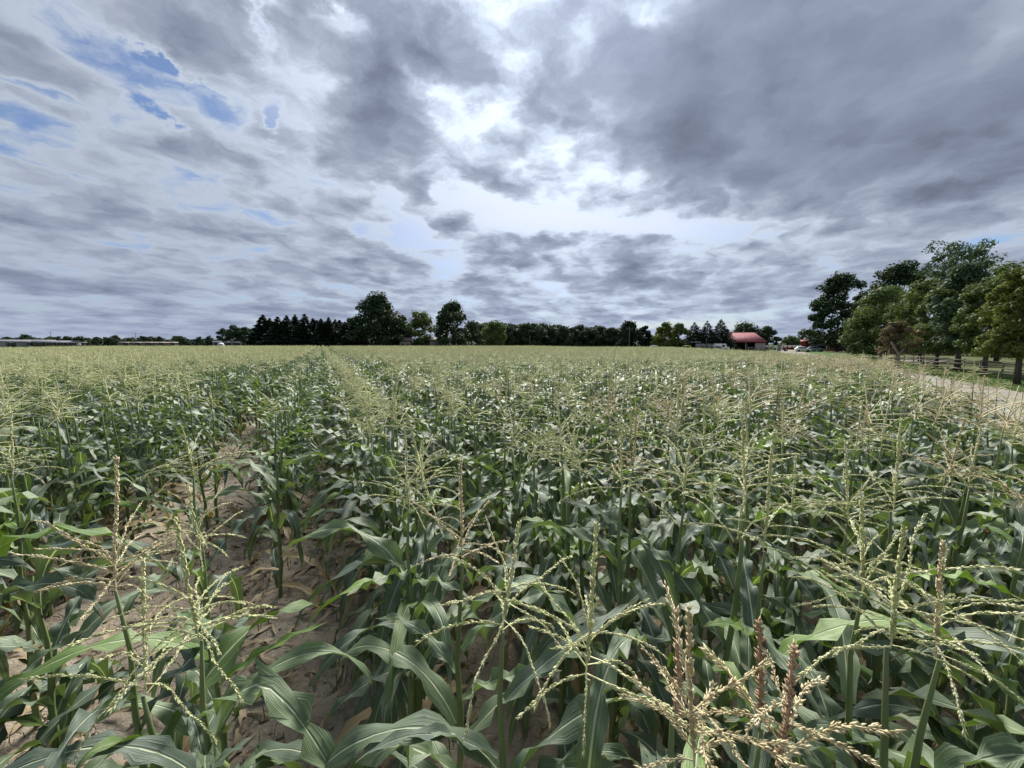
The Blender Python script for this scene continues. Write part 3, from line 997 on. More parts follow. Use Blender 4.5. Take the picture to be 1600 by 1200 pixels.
# ---- the rest of the field: one object
VAR = bpy.data.collections.new("corn_variants")
var_kind = []


def plant_joined(seed, kind, lod):
    r = random.Random(seed)
    zb = 1.5 if kind else 1.4
    V, F, UV, MI, n = [], [], [], [], 0
    plan = plan_plant(r, zb, 11 if lod == 1 else 9)
    for z, az, lk, k, sc, tilt in plan:
        v, f, uv = leaf_arrays(LEAF_P[lk][k], 9 if lod == 1 else 5, 2)
        v = v @ np.array(Euler((tilt * 0.6, tilt, az)).to_matrix()).T * sc + (0, 0, z)
        V.append(v); F.append(f + n); UV.append(uv); n += len(v)
        MI.append(np.full(len(f), 3 if (lk == 'low' and r.random() < 0.45) else (2 if r.random() < 0.1 else 0)))
    faces4, mi4 = list(F), list(MI)
    mb = MB(); p_, r_ = stalk_geo(zb, None); mb.tube(p_[::3], r_[::3], 4, cap=False)
    v = np.concatenate(mb.v); f = np.array(mb.f[4])
    V.append(v); faces4.append(f + n); mi4.append(np.full(len(f), 1)); UV.append(np.zeros((len(v), 2))); n += len(v)
    mats = [m_leaf, m_stalk, m_leaf_fresh, m_leaf_dry, TMAT[kind or 'green']]
    if kind:
        v, fl = tassel_joined(kind, seed * 3 + 1, 1 if lod == 1 else 0, 15 if lod == 1 else 14)
        v = v + (0, 0, zb)
        V.append(v); UV.append(np.zeros((len(v), 2)))
        for f in fl: faces4.append(f + n); mi4.append(np.full(len(f), 4))
    ks = sorted({f.shape[1] for f in faces4})
    me = mesh_np('corn_plants', np.concatenate(V), [np.concatenate([f for f in faces4 if f.shape[1] == k]) for k in ks], mats, np.concatenate(UV),
                 np.concatenate([np.concatenate([m for f, m in zip(faces4, mi4) if f.shape[1] == k]) for k in ks]), True)
    o = bpy.data.objects.new('corn_plants_%03d' % len(var_kind), me)
    VAR.objects.link(o)
    var_kind.append((kind, lod))


for lod in (1, 2):
    for kind, cnt in (('green', 7), ('tan', 4), (None, 5)):
        for i in range(cnt): plant_joined(300 + 40 * lod + i * 7 + (3 if kind else 0), kind, lod)
pick = {}
for i, kk in enumerate(var_kind): pick.setdefault(kk, []).append(i)
rest = [p for i, p in enumerate(spots) if i not in single]
rr = random.Random(77)
co = np.zeros((len(rest), 3), np.float32); rot = np.zeros((len(rest), 3), np.float32)
vi = np.zeros(len(rest), np.int32); sc_ = np.zeros(len(rest), np.float32)
for j, (x, y, zb, kind, k, s) in enumerate(rest):
    lod = 1 if math.hypot(x, y) < 26 else 2
    near = -12 < x < 9 and -2 < y < 15
    co[j] = (x, y, float(soil_h(x, y)) if near else -0.08)
    rot[j] = (rr.gauss(0, 0.05), rr.gauss(0, 0.05), rr.uniform(0, 6.28))
    vi[j] = rr.choice(pick[(kind, lod)])
    sc_[j] = zb / (1.5 if kind else 1.4)
me = bpy.data.meshes.new("corn_field")
me.vertices.add(len(rest)); me.vertices.foreach_set("co", co.ravel())
for nm, ty, arr, key in (("rot", 'FLOAT_VECTOR', rot, "vector"), ("vi", 'INT', vi, "value"), ("sc", 'FLOAT', sc_, "value")):
    a = me.attributes.new(nm, ty, 'POINT'); a.data.foreach_set(key, arr.ravel())
field = link("corn_field", me)
field['kind'] = 'stuff'
field['label'] = "rest of the corn field running back to the trees"
ng = bpy.data.node_groups.new("plant_corn", 'GeometryNodeTree')
ng.interface.new_socket("Geometry", in_out='INPUT', socket_type='NodeSocketGeometry')
ng.interface.new_socket("Geometry", in_out='OUTPUT', socket_type='NodeSocketGeometry')
gi = ng.nodes.new("NodeGroupInput"); go = ng.nodes.new("NodeGroupOutput")
iop = ng.nodes.new("GeometryNodeInstanceOnPoints")
ci = ng.nodes.new("GeometryNodeCollectionInfo"); ci.inputs[0].default_value = VAR; ci.inputs[1].default_value = True; ci.inputs[2].default_value = True
def nattr(nm, ty):
    nd = ng.nodes.new("GeometryNodeInputNamedAttribute"); nd.data_type = ty; nd.inputs[0].default_value = nm
    return nd.outputs[0]
ng.links.new(gi.outputs[0], iop.inputs['Points']); ng.links.new(ci.outputs[0], iop.inputs['Instance'])
iop.inputs['Pick Instance'].default_value = True
ng.links.new(nattr("vi", 'INT'), iop.inputs['Instance Index'])
e2r = ng.nodes.new("FunctionNodeEulerToRotation"); ng.links.new(nattr("rot", 'FLOAT_VECTOR'), e2r.inputs[0])
ng.links.new(e2r.outputs[0], iop.inputs['Rotation'])
ng.links.new(nattr("sc", 'FLOAT'), iop.inputs['Scale'])
ng.links.new(iop.outputs[0], go.inputs[0])
md = field.modifiers.new("plants", 'NODES'); md.node_group = ng
print("CORN spots", len(spots), "individual to", round(far_d, 1), "m")

# ---- litter, clods and weeds on the bare strip
V, F, UV, n = [], [], [], 0
rw = random.Random(8)
for i in range(620):
    s = abs(rw.gauss(0, 4.5)) + 1.2
    off = rw.gauss(-0.75, 0.75) if rw.random() < 0.75 else rw.uniform(-3, 4)
    x, y = float(U[0] * s + W[0] * off), float(U[1] * s + W[1] * off)
    L = rw.uniform(0.10, 0.45)
    P = dict(L=L, W=rw.uniform(0.012, 0.04), e0=RAD(rw.uniform(0, 25)), e1=RAD(rw.uniform(-25, 0)), p=1, kink=0, ks=.5, yaw=rw.uniform(-1.3, 1.3), roll=rw.uniform(-1.2, 1.2),
             wave=0.3, wf=rw.uniform(1, 3), ph=rw.uniform(0, 6), cup=rw.uniform(-0.3, 0.8))
    v, f, uv = leaf_arrays(P, 7, 2)
    v = v @ np.array(Matrix.Rotation(rw.uniform(0, 6.28), 3, 'Z')).T
    v = v + (x, y, float(soil_h(x, y)) + 0.012)
    V.append(v); F.append(f + n); UV.append(uv); n += len(v)
m_litter = noisy("dead_leaf", (0.16, 0.12, 0.075), (0.36, 0.29, 0.19), 2.5, 0.8, (0.10, 0.075, 0.05))
lit_o = link("dry_leaf_litter", mesh_np("dry_leaf_litter", np.concatenate(V), np.concatenate(F), m_litter, np.concatenate(UV), smooth=True))
lit_o['kind'] = 'stuff'
mb = MB()
for i in range(1300):
    s = abs(rw.gauss(0, 4.0)) + 1.0; off = rw.gauss(-0.6, 0.8)
    x, y = float(U[0] * s + W[0] * off), float(U[1] * s + W[1] * off)
    q = rw.uniform(0.006, 0.026) * (1.6 if rw.random() < 0.06 else 1)
    z = float(soil_h(x, y)) + q * 0.25
    pts = [(x + q * rw.uniform(0.7, 1.2) * math.cos(a), y + q * rw.uniform(0.7, 1.2) * math.sin(a), z + q * rw.uniform(-0.2, 0.3)) for a in (0, 1.3, 2.5, 3.8, 5.0)]
    mb.add(pts + [(x, y, z + q * 0.75)], [(0, 1, 5), (1, 2, 5), (2, 3, 5), (3, 4, 5), (4, 0, 5)])
cl = mb.build("soil_clods", m_soil); cl['kind'] = 'stuff'
pts = []
for i in range(160):
    s = abs(rw.gauss(0, 4.5)) + 0.9; off = rw.choice((-1.5, -0.4, 0.36, 0.1)) + rw.gauss(0, 0.14)
    x, y = float(U[0] * s + W[0] * off), float(U[1] * s + W[1] * off)
    pts.append((x, y, float(soil_h(x, y))))
blades("low_weeds", pts, 0.03, 0.15, 0.003, 6, m_grass, 9, 0.05)

# ================================================================== trees
def leaf_cloud(centers, radii, per, size, seed, flat=0.75, up=0.35):
    """leaf-sized diamonds scattered through clumps"""
    rng = np.random.default_rng(seed)
    C = np.repeat(centers, per, 0); R_ = np.repeat(radii, per)
    n = len(C)
    d = rng.normal(size=(n, 3)); d /= np.linalg.norm(d, axis=1)[:, None]
    rad = rng.uniform(0.25, 1.0, n) ** 0.6 * R_
    p = C + d * rad[:, None] * np.array((1, 1, flat))
    nrm = d + np.array((0, 0, up)) + rng.normal(0, 0.55, (n, 3)); nrm /= np.linalg.norm(nrm, axis=1)[:, None]
    a = np.cross(nrm, rng.normal(size=(n, 3))); a /= np.linalg.norm(a, axis=1)[:, None]
    b = np.cross(nrm, a)
    s = (size * rng.uniform(0.6, 1.35, n))[:, None]
    V = np.stack([p - a * s * 0.62, p - b * s * 0.33 + nrm * s * 0.08, p + a * s * 0.62, p + b * s * 0.33 + nrm * s * 0.08], 1).reshape(-1, 3)
    return V, np.arange(n * 4).reshape(n, 4)


def broadleaf(h, wd, base, nclump, per, leaf, seed, shape='round', clump=0.16, trunk_r=None, fork=False):
    """returns (crown arrays, trunk MB) of a tree h high and wd wide whose crown starts at base*h"""
    r = random.Random(seed)
    tr = trunk_r or 0.016 * h
    z0, hc = base * h, h * (1 - base)
    C, R_ = [], []
    tries = 0
    nclump = int(nclump * 1.5)
    while len(C) < nclump and tries < nclump * 60:
        tries += 1
        f = r.random()
        if shape == 'round': pr = math.sin(math.pi * (0.22 + 0.74 * f)) ** 0.62
        elif shape == 'oval': pr = math.sin(math.pi * (0.20 + 0.77 * f)) ** 0.85
        elif shape == 'vase': pr = (0.35 + 0.75 * f) * (1 - max(0, f - 0.75) ** 2 * 9)
        else: pr = 1 - 0.75 * f
        a = r.uniform(0, 6.28)
        q = r.random() ** 0.45
        lob = 1 + 0.22 * math.sin(2 * a + seed) + 0.15 * math.sin(3 * a + f * 7 + seed * 1.7)
        x, y, z = wd / 2 * pr * q * lob * math.cos(a) * 0.88, wd / 2 * pr * q * lob * math.sin(a) * 0.88, z0 + hc * f * 0.95
        C.append((x, y, z)); R_.append(wd * clump * r.uniform(0.5, 1.15) * (1.0 if q > 0.6 else 1.25))
    C, R_ = np.array(C), np.array(R_)
    V, F = leaf_cloud(C, R_, per, leaf, seed)
    mb = MB()
    top = z0 + hc * 0.62
    ax = [(0.02 * h * math.sin(seed + i * 1.3) * i / 5, 0.02 * h * math.cos(seed * 2 + i) * i / 5, -0.1 + (top + 0.1) * i / 5) for i in range(6)]
    mb.tube(ax, [tr * 1.35, tr, tr * 0.85, tr * 0.65, tr * 0.42, tr * 0.15], 8)
    order = sorted(range(len(C)), key=lambda i: r.random())[:min(22, len(C))]
    for i in order:
        c = Vector(C[i]); k = min(max((c.z - 0.25 * wd * 0.5 - 0) / top, 0.18 if base > 0.1 else 0.1), 0.9)
        zz = min(max(k * top, z0 * 0.8), top * 0.95)
        g = zz / top * 5; gi_ = min(int(g), 4); st = Vector(ax[gi_]).lerp(Vector(ax[gi_ + 1]), g - gi_)
        mid = st.lerp(c, 0.5) + Vector((r.uniform(-.03, .03) * h, r.uniform(-.03, .03) * h, 0.02 * h))
        rr_ = tr * (0.45 - 0.3 * zz / top)
        mb.tube([st, mid, c], [rr_, rr_ * 0.6, rr_ * 0.15], 5, cap=False)
    return (V, F), mb


def conifer(h, wd, seed, n=5200, leaf=0.62):
    """spruce: whorled, ragged cone that reaches down to the ground"""
    rng = np.random.default_rng(seed)
    f = 1 - np.sqrt(rng.random(n) * 0.985 + 0.0)
    f = np.clip(f * 1.03, 0, 1)
    a = rng.uniform(0, 2 * np.pi, n)
    lv = h * 1.1
    whorl = 1 + 0.20 * np.sin(f * lv * 2 * np.pi + 0.8 * np.sin(a * 2 + seed))
    lob = 1 + 0.16 * np.sin(a * 3 + seed) + 0.12 * np.sin(a * 7 + f * 9 + seed)
    rad = (wd / 2) * ((1 - f) ** 0.85) * whorl * lob * rng.random(n) ** 0.45 + 0.05
    p = np.c_[rad * np.cos(a), rad * np.sin(a), h * (0.02 + 0.98 * f) - rad * 0.22]
    out = np.c_[np.cos(a), np.sin(a), np.full(n, -0.35)] + rng.normal(0, 0.35, (n, 3)); out /= np.linalg.norm(out, axis=1)[:, None]
    nrm = np.cross(out, rng.normal(size=(n, 3))); nrm /= np.linalg.norm(nrm, axis=1)[:, None]
    b = np.cross(nrm, out); s = (leaf * rng.uniform(0.6, 1.4, n) * (1 - 0.55 * f))[:, None]
    V = np.stack([p - out * s * 0.7, p - b * s * 0.28, p + out * s * 0.7, p + b * s * 0.28], 1).reshape(-1, 3)
    mb = MB(); mb.tube([(0, 0, -0.1), (0, 0, h * 0.5), (0, 0, h * 1.0)], [h * 0.018, h * 0.011, 0.03], 7)
    return (V, np.arange(n * 4).reshape(n, 4)), mb


m_bark = noisy("bark", (0.055, 0.045, 0.036), (0.12, 0.10, 0.08), 3.0, 0.95, (0.16, 0.15, 0.12), 0.8, 0.2, (3, 3, 0.6))
m_bark_pale = noisy("pale_bark", (0.16, 0.135, 0.11), (0.27, 0.24, 0.20), 4.0, 0.95, (0.09, 0.075, 0.06), 0.7, 0.2, (3, 3, 0.7))
FOL = {
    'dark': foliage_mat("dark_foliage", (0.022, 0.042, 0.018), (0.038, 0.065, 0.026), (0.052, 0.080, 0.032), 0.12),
    'mid': foliage_mat("green_foliage", (0.066, 0.096, 0.034), (0.098, 0.136, 0.048), (0.120, 0.158, 0.060), 0.22),
    'blue': foliage_mat("bluegreen_foliage", (0.045, 0.078, 0.042), (0.072, 0.108, 0.060), (0.090, 0.128, 0.070), 0.18),
    'yellow': foliage_mat("yellowing_foliage", (0.082, 0.108, 0.028), (0.125, 0.150, 0.040), (0.190, 0.175, 0.050), 0.26),
    'brown': foliage_mat("bronze_foliage", (0.105, 0.095, 0.052), (0.165, 0.135, 0.080), (0.200, 0.165, 0.100), 0.2),
    'needle': foliage_mat("conifer_needles", (0.012, 0.026, 0.014), (0.021, 0.040, 0.020), None, 0.0, 0.7),
    'far': foliage_mat("far_foliage", (0.030, 0.052, 0.026), (0.045, 0.072, 0.034), (0.06, 0.085, 0.04), 0.1),
}


def tree_from(geo, mat, name, label, loc, rz=0, group=None, scale=1.0, bark=None):
    (V, F), mb = geo
    t = thing(name, label, 'tree', loc, rz, group)
    link('crown', mesh_np('crown', V, F, mat), t, scale=scale)
    mb.build('trunk', bark or m_bark, t, True, scale=scale)
    return t


def tree_copy(t, loc, rz, scale, label, group, mat=None):
    c = t.copy(); COL.objects.link(c)
    c.location = loc; c.rotation_euler = (0, 0, rz); c['label'] = label
    if group: c['group'] = group
    elif 'group' in c: del c['group']
    for ch in t.children:
        k = ch.copy(); COL.objects.link(k); k.parent = c
        k.scale = scale if not isinstance(scale, (int, float)) else (scale,) * 3
    return c


def size_at(Xc, top, width, d):
    """height and width in metres of something seen that large at distance d"""
    return CAM_H + (HOR - top) / FPX * d, width / FPX * d


# ---- right: lane-side row and the big trees behind
rt = random.Random(4)
RIGHT = [
    # X, top, width, d, base, nclump, per, leaf, shape, clump, mat, name, label
    (1308, 430, 86, 108, 0.10, 64, 130, 0.62, 'round', 0.13, 'dark', 'tall_tree', "big dark tree standing over the dark red barn"),
    (1352, 455, 60, 130, 0.12, 40, 110, 0.65, 'round', 0.15, 'dark', 'tall_tree', "dark tree just right behind the big dark tree at the barn"),
    (1395, 413, 92, 118, 0.15, 60, 120, 0.65, 'round', 0.13, 'dark', 'tall_tree', "dark rounded tree rising behind the lane trees"),
    (1488, 379, 124, 74, 0.22, 62, 120, 0.40, 'vase', 0.11, 'blue', 'airy_tree', "tallest tree with open airy crown behind the lane trees"),
    (1378, 450, 110, 62, 0.10, 60, 150, 0.34, 'round', 0.13, 'mid', 'leafy_tree', "wide low green tree left of the lane row"),
    (1440, 438, 100, 48, 0.14, 52, 160, 0.26, 'round', 0.14, 'mid', 'leafy_tree', "green tree behind the small bronze tree"),
    (1466, 450, 80, 35, 0.24, 46, 150, 0.20, 'round', 0.15, 'mid', 'lane_tree', "farthest tree of the row along the split rail fence"),
    (1500, 411, 92, 31.5, 0.24, 60, 170, 0.20, 'oval', 0.13, 'blue', 'lane_tree', "tall dark green tree second farthest in the row along the fence"),
    (1543, 432, 92, 26.5, 0.27, 60, 170, 0.17, 'round', 0.13, 'mid', 'lane_tree', "spreading green tree in the row along the fence, next to the yellowing one"),
    (1596, 413, 104, 21.0, 0.27, 70, 190, 0.14, 'round', 0.12, 'yellow', 'lane_tree', "yellowing tree of the row along the fence at the right edge"),
    (1560, 417, 120, 46, 0.12, 56, 150, 0.26, 'round', 0.13, 'mid', 'leafy_tree', "green tree behind the fence between the two nearest lane trees"),
    (1640, 420, 120, 52, 0.12, 56, 150, 0.28, 'round', 0.13, 'mid', 'leafy_tree', "green tree beyond the fence behind the yellowing tree"),
    (1402, 502, 46, 30.5, 0.36, 34, 120, 0.13, 'round', 0.15, 'brown', 'small_tree', "small bronze leaved tree with leaning pale trunk beside the corn"),
]
for j, (X, top, wpx_, d, base, nc, per, lf, shp, clp, mt, nm, lab) in enumerate(RIGHT):
    h, wd = size_at(X, top, wpx_, d)
    g = on_ground(X, d)
    tree_from(broadleaf(h, wd, base, nc, per, lf, 40 + j, shp, clp, 0.020 * h if 'lane' in nm else None), FOL[mt], nm, lab, (g.x, g.y, -0.06), 0.7 * j,
              bark=m_bark_pale if nm == 'small_tree' else None)
# fallen limb leaning off the small bronze tree
mb = MB(); p0 = on_ground(1406, 29.5)
mb.tube([p0 + Vector((-1.15, -0.2, 1.05)), p0 + Vector((-0.6, -0.1, 0.86)), p0 + Vector((0, 0, 0.62)), p0 + Vector((0.10, 0.02, 0.0))], [0.05, 0.075, 0.09, 0.11], 7)
mb.tube([p0 + Vector((0, 0, 0.62)), p0 + Vector((0.02, 0, 1.3)), p0 + Vector((-0.55, 0.1, 2.2))], [0.09, 0.07, 0.05], 7)
mb.tube([p0 + Vector((0.02, 0, 1.3)), p0 + Vector((0.35, 0, 1.75))], [0.06, 0.03], 6)
tag_ = mb.build("dead_snag", m_bark_pale, None, True)
tag_['label'] = "bare forked grey snag with a limb poking left below the small bronze tree"; tag_['category'] = "dead tree"
# undergrowth line at the back of the pasture
rng = np.random.default_rng(3)
C = []
for X in np.arange(1395, 1760, 5.0):
    for k in range(3):
        d = 78 - (X - 1400) * 0.06 + rng.uniform(-2, 2)
        p = on_ground(X + rng.uniform(-3, 3), d)
        C.append((p.x, p.y, rng.uniform(0.2, 2.6)))
C = np.array(C)
V, F = leaf_cloud(C, np.full(len(C), 1.1), 60, 0.30, 5)
hd = link("undergrowth", mesh_np("undergrowth", V, F, FOL['brown'])); hd['kind'] = 'stuff'

C = []
for X in np.arange(408, 745, 2.6):
    d = rng.uniform(104, 110); p = on_ground(X + rng.uniform(-2, 2), d)
    C.append((p.x, p.y, rng.uniform(0.3, 2.0) + 1.9 * vnoise(X * 0.09, 0.0, 2)))
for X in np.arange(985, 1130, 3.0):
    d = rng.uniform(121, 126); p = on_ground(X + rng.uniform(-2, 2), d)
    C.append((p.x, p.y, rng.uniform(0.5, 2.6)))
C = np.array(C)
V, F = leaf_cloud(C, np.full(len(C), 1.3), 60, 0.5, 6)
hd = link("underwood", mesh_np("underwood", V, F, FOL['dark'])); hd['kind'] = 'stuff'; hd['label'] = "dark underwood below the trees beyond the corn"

# ---- middle: windbreak of conifers, big oaks, the wood
cons = [(413, 492, 27), (424, 497, 20), (436, 495, 24), (450, 493, 22), (463, 492, 22), (478, 491, 23), (491, 497, 20), (503, 498, 20), (515, 496, 19), (525, 499, 19), (540, 503, 22), (554, 502, 22)]
proto = None
rc = random.Random(2)
protoc = []
for j, (X, top, wpx_) in enumerate(cons):
    d = 101 + rc.uniform(-2, 3)
    h, wd = size_at(X, top, wpx_, d)
    g = on_ground(X, d)
    lab = "%s dark conifer from the left in the windbreak row beside the big oak" % ("leftmost", "second", "third", "fourth", "fifth", "sixth", "seventh", "eighth", "ninth", "tenth", "eleventh", "twelfth")[j]
    if j == 0: lab = "leftmost dark conifer of the windbreak row beside the big oak"
    if j < 3:
        protoc.append((tree_from(conifer(9.0, 4.4, 70 + j), FOL['needle'], 'conifer', lab, (g.x, g.y, -0.1), 0, "conifers of the windbreak row"), 9.0, 4.4))
        for ch in protoc[-1][0].children: ch.scale = (wd * 2.1 / 4.4, wd * 2.1 / 4.4, h / 9.0)
    else:
        tree_copy(protoc[j % 3][0], (g.x, g.y, -0.1), rc.uniform(0, 6.28), (wd * 2.1 / 4.4, wd * 2.1 / 4.4, h / 9.0), lab, "conifers of the windbreak row")
for j, X in enumerate((418, 430, 443, 456, 470, 484, 497, 509, 520, 532, 547, 562)):
    g = on_ground(X, 107.5); h, wd = size_at(X, 500 + (j % 3) * 2.5, 24, 107.5)
    tree_copy(protoc[j % 3][0], (g.x, g.y, -0.1), rc.uniform(0, 6.28), (wd * 2.2 / 4.4, wd * 2.2 / 4.4, h / 9.0), "conifer of the rear rank filling the gaps of the windbreak", "conifers behind the windbreak row")
MID = [
    (592, 461, 84, 100, 0.02, 66, 130, 0.55, 'oval', 0.14, 'dark', "big ragged oak, tallest of the trees beyond the corn"),
    (625, 494, 34, 103, 0.02, 24, 100, 0.5, 'round', 0.2, 'dark', "small dark tree tucked against the right of the big oak"),
    (656, 487, 56, 106, 0.02, 40, 120, 0.5, 'round', 0.16, 'mid', "rounded green tree beside the brown farmhouse"),
    (708, 473, 68, 98, 0.04, 56, 120, 0.5, 'oval', 0.14, 'dark', "open topped oak right of the brown farmhouse"),
    (738, 502, 40, 125, 0.06, 30, 100, 0.6, 'round', 0.2, 'far', "low tree at the near end of the wood, right of the open topped oak"),
    (772, 503, 44, 140, 0.06, 34, 100, 0.6, 'round', 0.18, 'mid', "paler rounded tree in front of the dark wood"),
    (984, 503, 44, 122, 0.05, 30, 110, 0.6, 'cone', 0.2, 'needle', "dark peaked evergreen left of the yellow green trees"),
    (1008, 508, 26, 126, 0.05, 22, 110, 0.6, 'round', 0.22, 'needle', "smaller dark evergreen against the yellow green trees"),
    (1038, 505, 38, 118, 0.05, 30, 120, 0.5, 'round', 0.18, 'yellow', "yellow green tree left of the red roofed barn"),
    (1060, 506, 34, 120, 0.05, 30, 120, 0.5, 'round', 0.18, 'mid', "green tree between the yellow green tree and the spiky evergreens"),
    (1084, 505, 34, 121, 0.05, 30, 120, 0.5, 'cone', 0.2, 'needle', "spiky dark evergreen farther from the red roofed barn"),
    (1104, 503, 34, 120, 0.05, 30, 120, 0.5, 'cone', 0.2, 'needle', "spiky dark evergreen in the middle of the three left of the barn"),
    (1125, 500, 34, 121, 0.05, 30, 120, 0.5, 'cone', 0.2, 'needle', "spiky dark evergreen touching the red roof"),
    (1162, 507, 56, 150, 0.06, 40, 110, 0.65, 'round', 0.17, 'far', "broad tree rising behind the red roof"),
    (1196, 512, 36, 150, 0.06, 30, 110, 0.65, 'round', 0.19, 'far', "lower tree behind the right end of the red roof"),
    (1235, 527, 26, 210, 0.05, 20, 80, 0.8, 'round', 0.2, 'mid', "distant tree left of the red shed"),
    (1258, 525, 24, 215, 0.05, 20, 80, 0.8, 'round', 0.2, 'yellow', "distant yellow green tree behind the red shed"),
    (1276, 522, 36, 128, 0.05, 24, 110, 0.6, 'round', 0.2, 'dark', "low dark tree between the red shed and the big dark tree"),
]
for j, (X, top, wpx_, d, base, nc, per, lf, shp, clp, mt, lab) in enumerate(MID):
    h, wd = size_at(X, top, wpx_, d)
    g = on_ground(X, d)
    tree_from(conifer(h * 1.04, wd * 1.5, 340 + j) if mt == 'needle' and 'spiky' in lab else broadleaf(h, wd, base, nc, per, lf, 140 + j, shp, clp), FOL[mt], 'evergreen_tree' if mt == 'needle' else ('oak_tree' if 'oak' in lab else 'leafy_tree'), lab, (g.x, g.y, -0.1), j * 1.1)
# the wood behind the corn
wood = []
for j in range(4):
    wood.append(tree_from(broadleaf(10, 9.5, -0.02, 40, 90, 0.62, 200 + j, 'round', 0.17), FOL['far'], 'wood_tree',
                          "tree in the long dark wood beyond the middle of the corn", (0, 0, -50), 0, "trees of the long wood"))
rw = random.Random(15)
k = 0
for X in np.arange(744, 982, 7.5):
    d = rw.uniform(158, 172); top = 506 + 6 * (X - 744) / 236 + rw.uniform(-2, 3)
    h, wd = size_at(X, top, 16, d)
    g = on_ground(X + rw.uniform(-3, 3), d)
    sc = (h / 10 * rw.uniform(0.85, 1.15), h / 10 * rw.uniform(0.85, 1.15), h / 10 * 1.02)
    if k < 4:
        wood[k].location = (g.x, g.y, -0.1)
        for ch in wood[k].children: ch.scale = sc
    else:
        tree_copy(wood[k % 4], (g.x, g.y, -0.1), rw.uniform(0, 6.28), sc, wood[0]['label'], "trees of the long wood")
    k += 1
# far left: trees at the edge of the plain
for X, top, d, wd_ in [(352, 513, 185, 22), (366, 509, 180, 24), (384, 511, 182, 26), (400, 512, 190, 22)]:
    h, wd = size_at(X, top, wd_, d); g = on_ground(X, d)
    tree_copy(wood[int(X) % 4], (g.x, g.y, -0.1), X, (wd / 8.0, wd / 8.0, h / 10), "tree in the clump left of the conifer windbreak", "trees of the clump left of the windbreak")
for i, X in enumerate(list(np.arange(-60, 345, 9.0)) + [43, 122, 128, 150, 172, 178]):
    tall = i >= 45
    d = rw.uniform(270, 330)
    top = 526.5 + rw.uniform(-2.5, 4) - (3 if tall else 0)
    h, wd = size_at(X, top, rw.uniform(9, 18), d)
    g = on_ground(X + rw.uniform(-4, 4), d)
    tree_copy(wood[i % 4], (g.x, g.y, -0.1), rw.uniform(0, 6.28), (wd / 8.0, wd / 8.0, h / 10), "small far tree in the line along the left horizon", "trees along the left horizon")

# ================================================================== fence, farm, far buildings
m_rail = noisy("weathered_rail", (0.08, 0.068, 0.056), (0.165, 0.145, 0.12), 5.0, 0.9, None, 0.4, 0.2, (0.4, 5, 5), obj_var=0.2)
m_white = noisy("white_paint", (0.62, 0.62, 0.60), (0.78, 0.78, 0.76), 1.5, 0.5)
m_red = noisy("barn_red", (0.16, 0.022, 0.024), (0.24, 0.036, 0.034), 1.5, 0.7, None, 0.0, 0.3, (8, 8, 0.6))
m_redroof = noisy("red_metal_roof", (0.235, 0.075, 0.088), (0.29, 0.098, 0.112), 0.8, 0.8, None, 0.0, 0.15)
m_plank = noisy("pale_planks", (0.34, 0.31, 0.29), (0.50, 0.47, 0.44), 1.2, 0.85, None, 0.3, 0.2, (6, 6, 0.5), obj_var=0.12)
m_greywood = noisy("grey_boards", (0.20, 0.20, 0.21), (0.36, 0.36, 0.37), 1.2, 0.85, None, 0.3, 0.2, (6, 6, 0.5), obj_var=0.15)
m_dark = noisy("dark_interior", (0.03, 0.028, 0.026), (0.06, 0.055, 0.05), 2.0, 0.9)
m_grey = noisy("grey_metal", (0.30, 0.31, 0.33), (0.42, 0.43, 0.45), 1.0, 0.45)
m_glass = noisy("dark_glass", (0.02, 0.024, 0.03), (0.035, 0.04, 0.05), 1.0, 0.1, None, 0.0, 0.6)
m_tyre = noisy("tyre_rubber", (0.02, 0.02, 0.02), (0.035, 0.035, 0.035), 3.0, 0.85)
m_yellow = noisy("yellow_green_paint", (0.42, 0.48, 0.05), (0.50, 0.56, 0.08), 1.0, 0.4)
m_brownroof = noisy("brown_shingle", (0.13, 0.10, 0.085), (0.20, 0.165, 0.14), 3.0, 0.9)
m_brick = noisy("brown_wall", (0.17, 0.12, 0.095), (0.24, 0.18, 0.14), 3.0, 0.9)
m_teal = noisy("grey_green_box", (0.14, 0.19, 0.19), (0.2, 0.25, 0.25), 2.0, 0.6)
m_pole = noisy("pole_wood", (0.09, 0.08, 0.07), (0.16, 0.14, 0.12), 3.0, 0.9)

# ---- split rail fence along the lane
fr = random.Random(6)
fence = thing('split_rail_fence', "weathered split rail fence running behind the lane trees", 'fence', (*lane(0, 2.9), -0.06), 0)
fo = Vector(fence.location)
sp_ = 2.7
posts = [lane(-14 + i * sp_, 2.9 + fr.uniform(-0.06, 0.06)) for i in range(17)]
mb = MB(); mb.tube([(0, 0, -0.2), (0, 0, 0.6), (0.01, 0, 1.08)], [0.05, 0.046, 0.042], 7); POST = mb.mesh('post', m_rail, True)
mb = MB(); mb.tube([(0, 0, 0), (sp_ * 0.3, 0.015, 0.012), (sp_ * 0.7, -0.012, -0.01), (sp_ * 1.02, 0, 0)], [0.03, 0.044, 0.042, 0.03], 6); RAIL = mb.mesh('rail', m_rail, True)
for i, (x, y) in enumerate(posts):
    link('post', POST, fence, (x - fo.x, y - fo.y, 0), (fr.gauss(0, 0.025), fr.gauss(0, 0.025), fr.uniform(0, 6)))
    if i + 1 < len(posts):
        x2, y2 = posts[i + 1]
        for z in (0.36, 0.68, 0.98):
            link('rail', RAIL, fence, (x - fo.x, y - fo.y, z + fr.uniform(-0.04, 0.04)), (fr.uniform(-0.3, 0.3), fr.uniform(-0.02, 0.02), math.atan2(y2 - y, x2 - x)))


def facing(X, d):
    """heading that turns a thing's front (-Y) square to the camera"""
    g = on_ground(X, d)
    return -math.atan2(g.x, g.y)


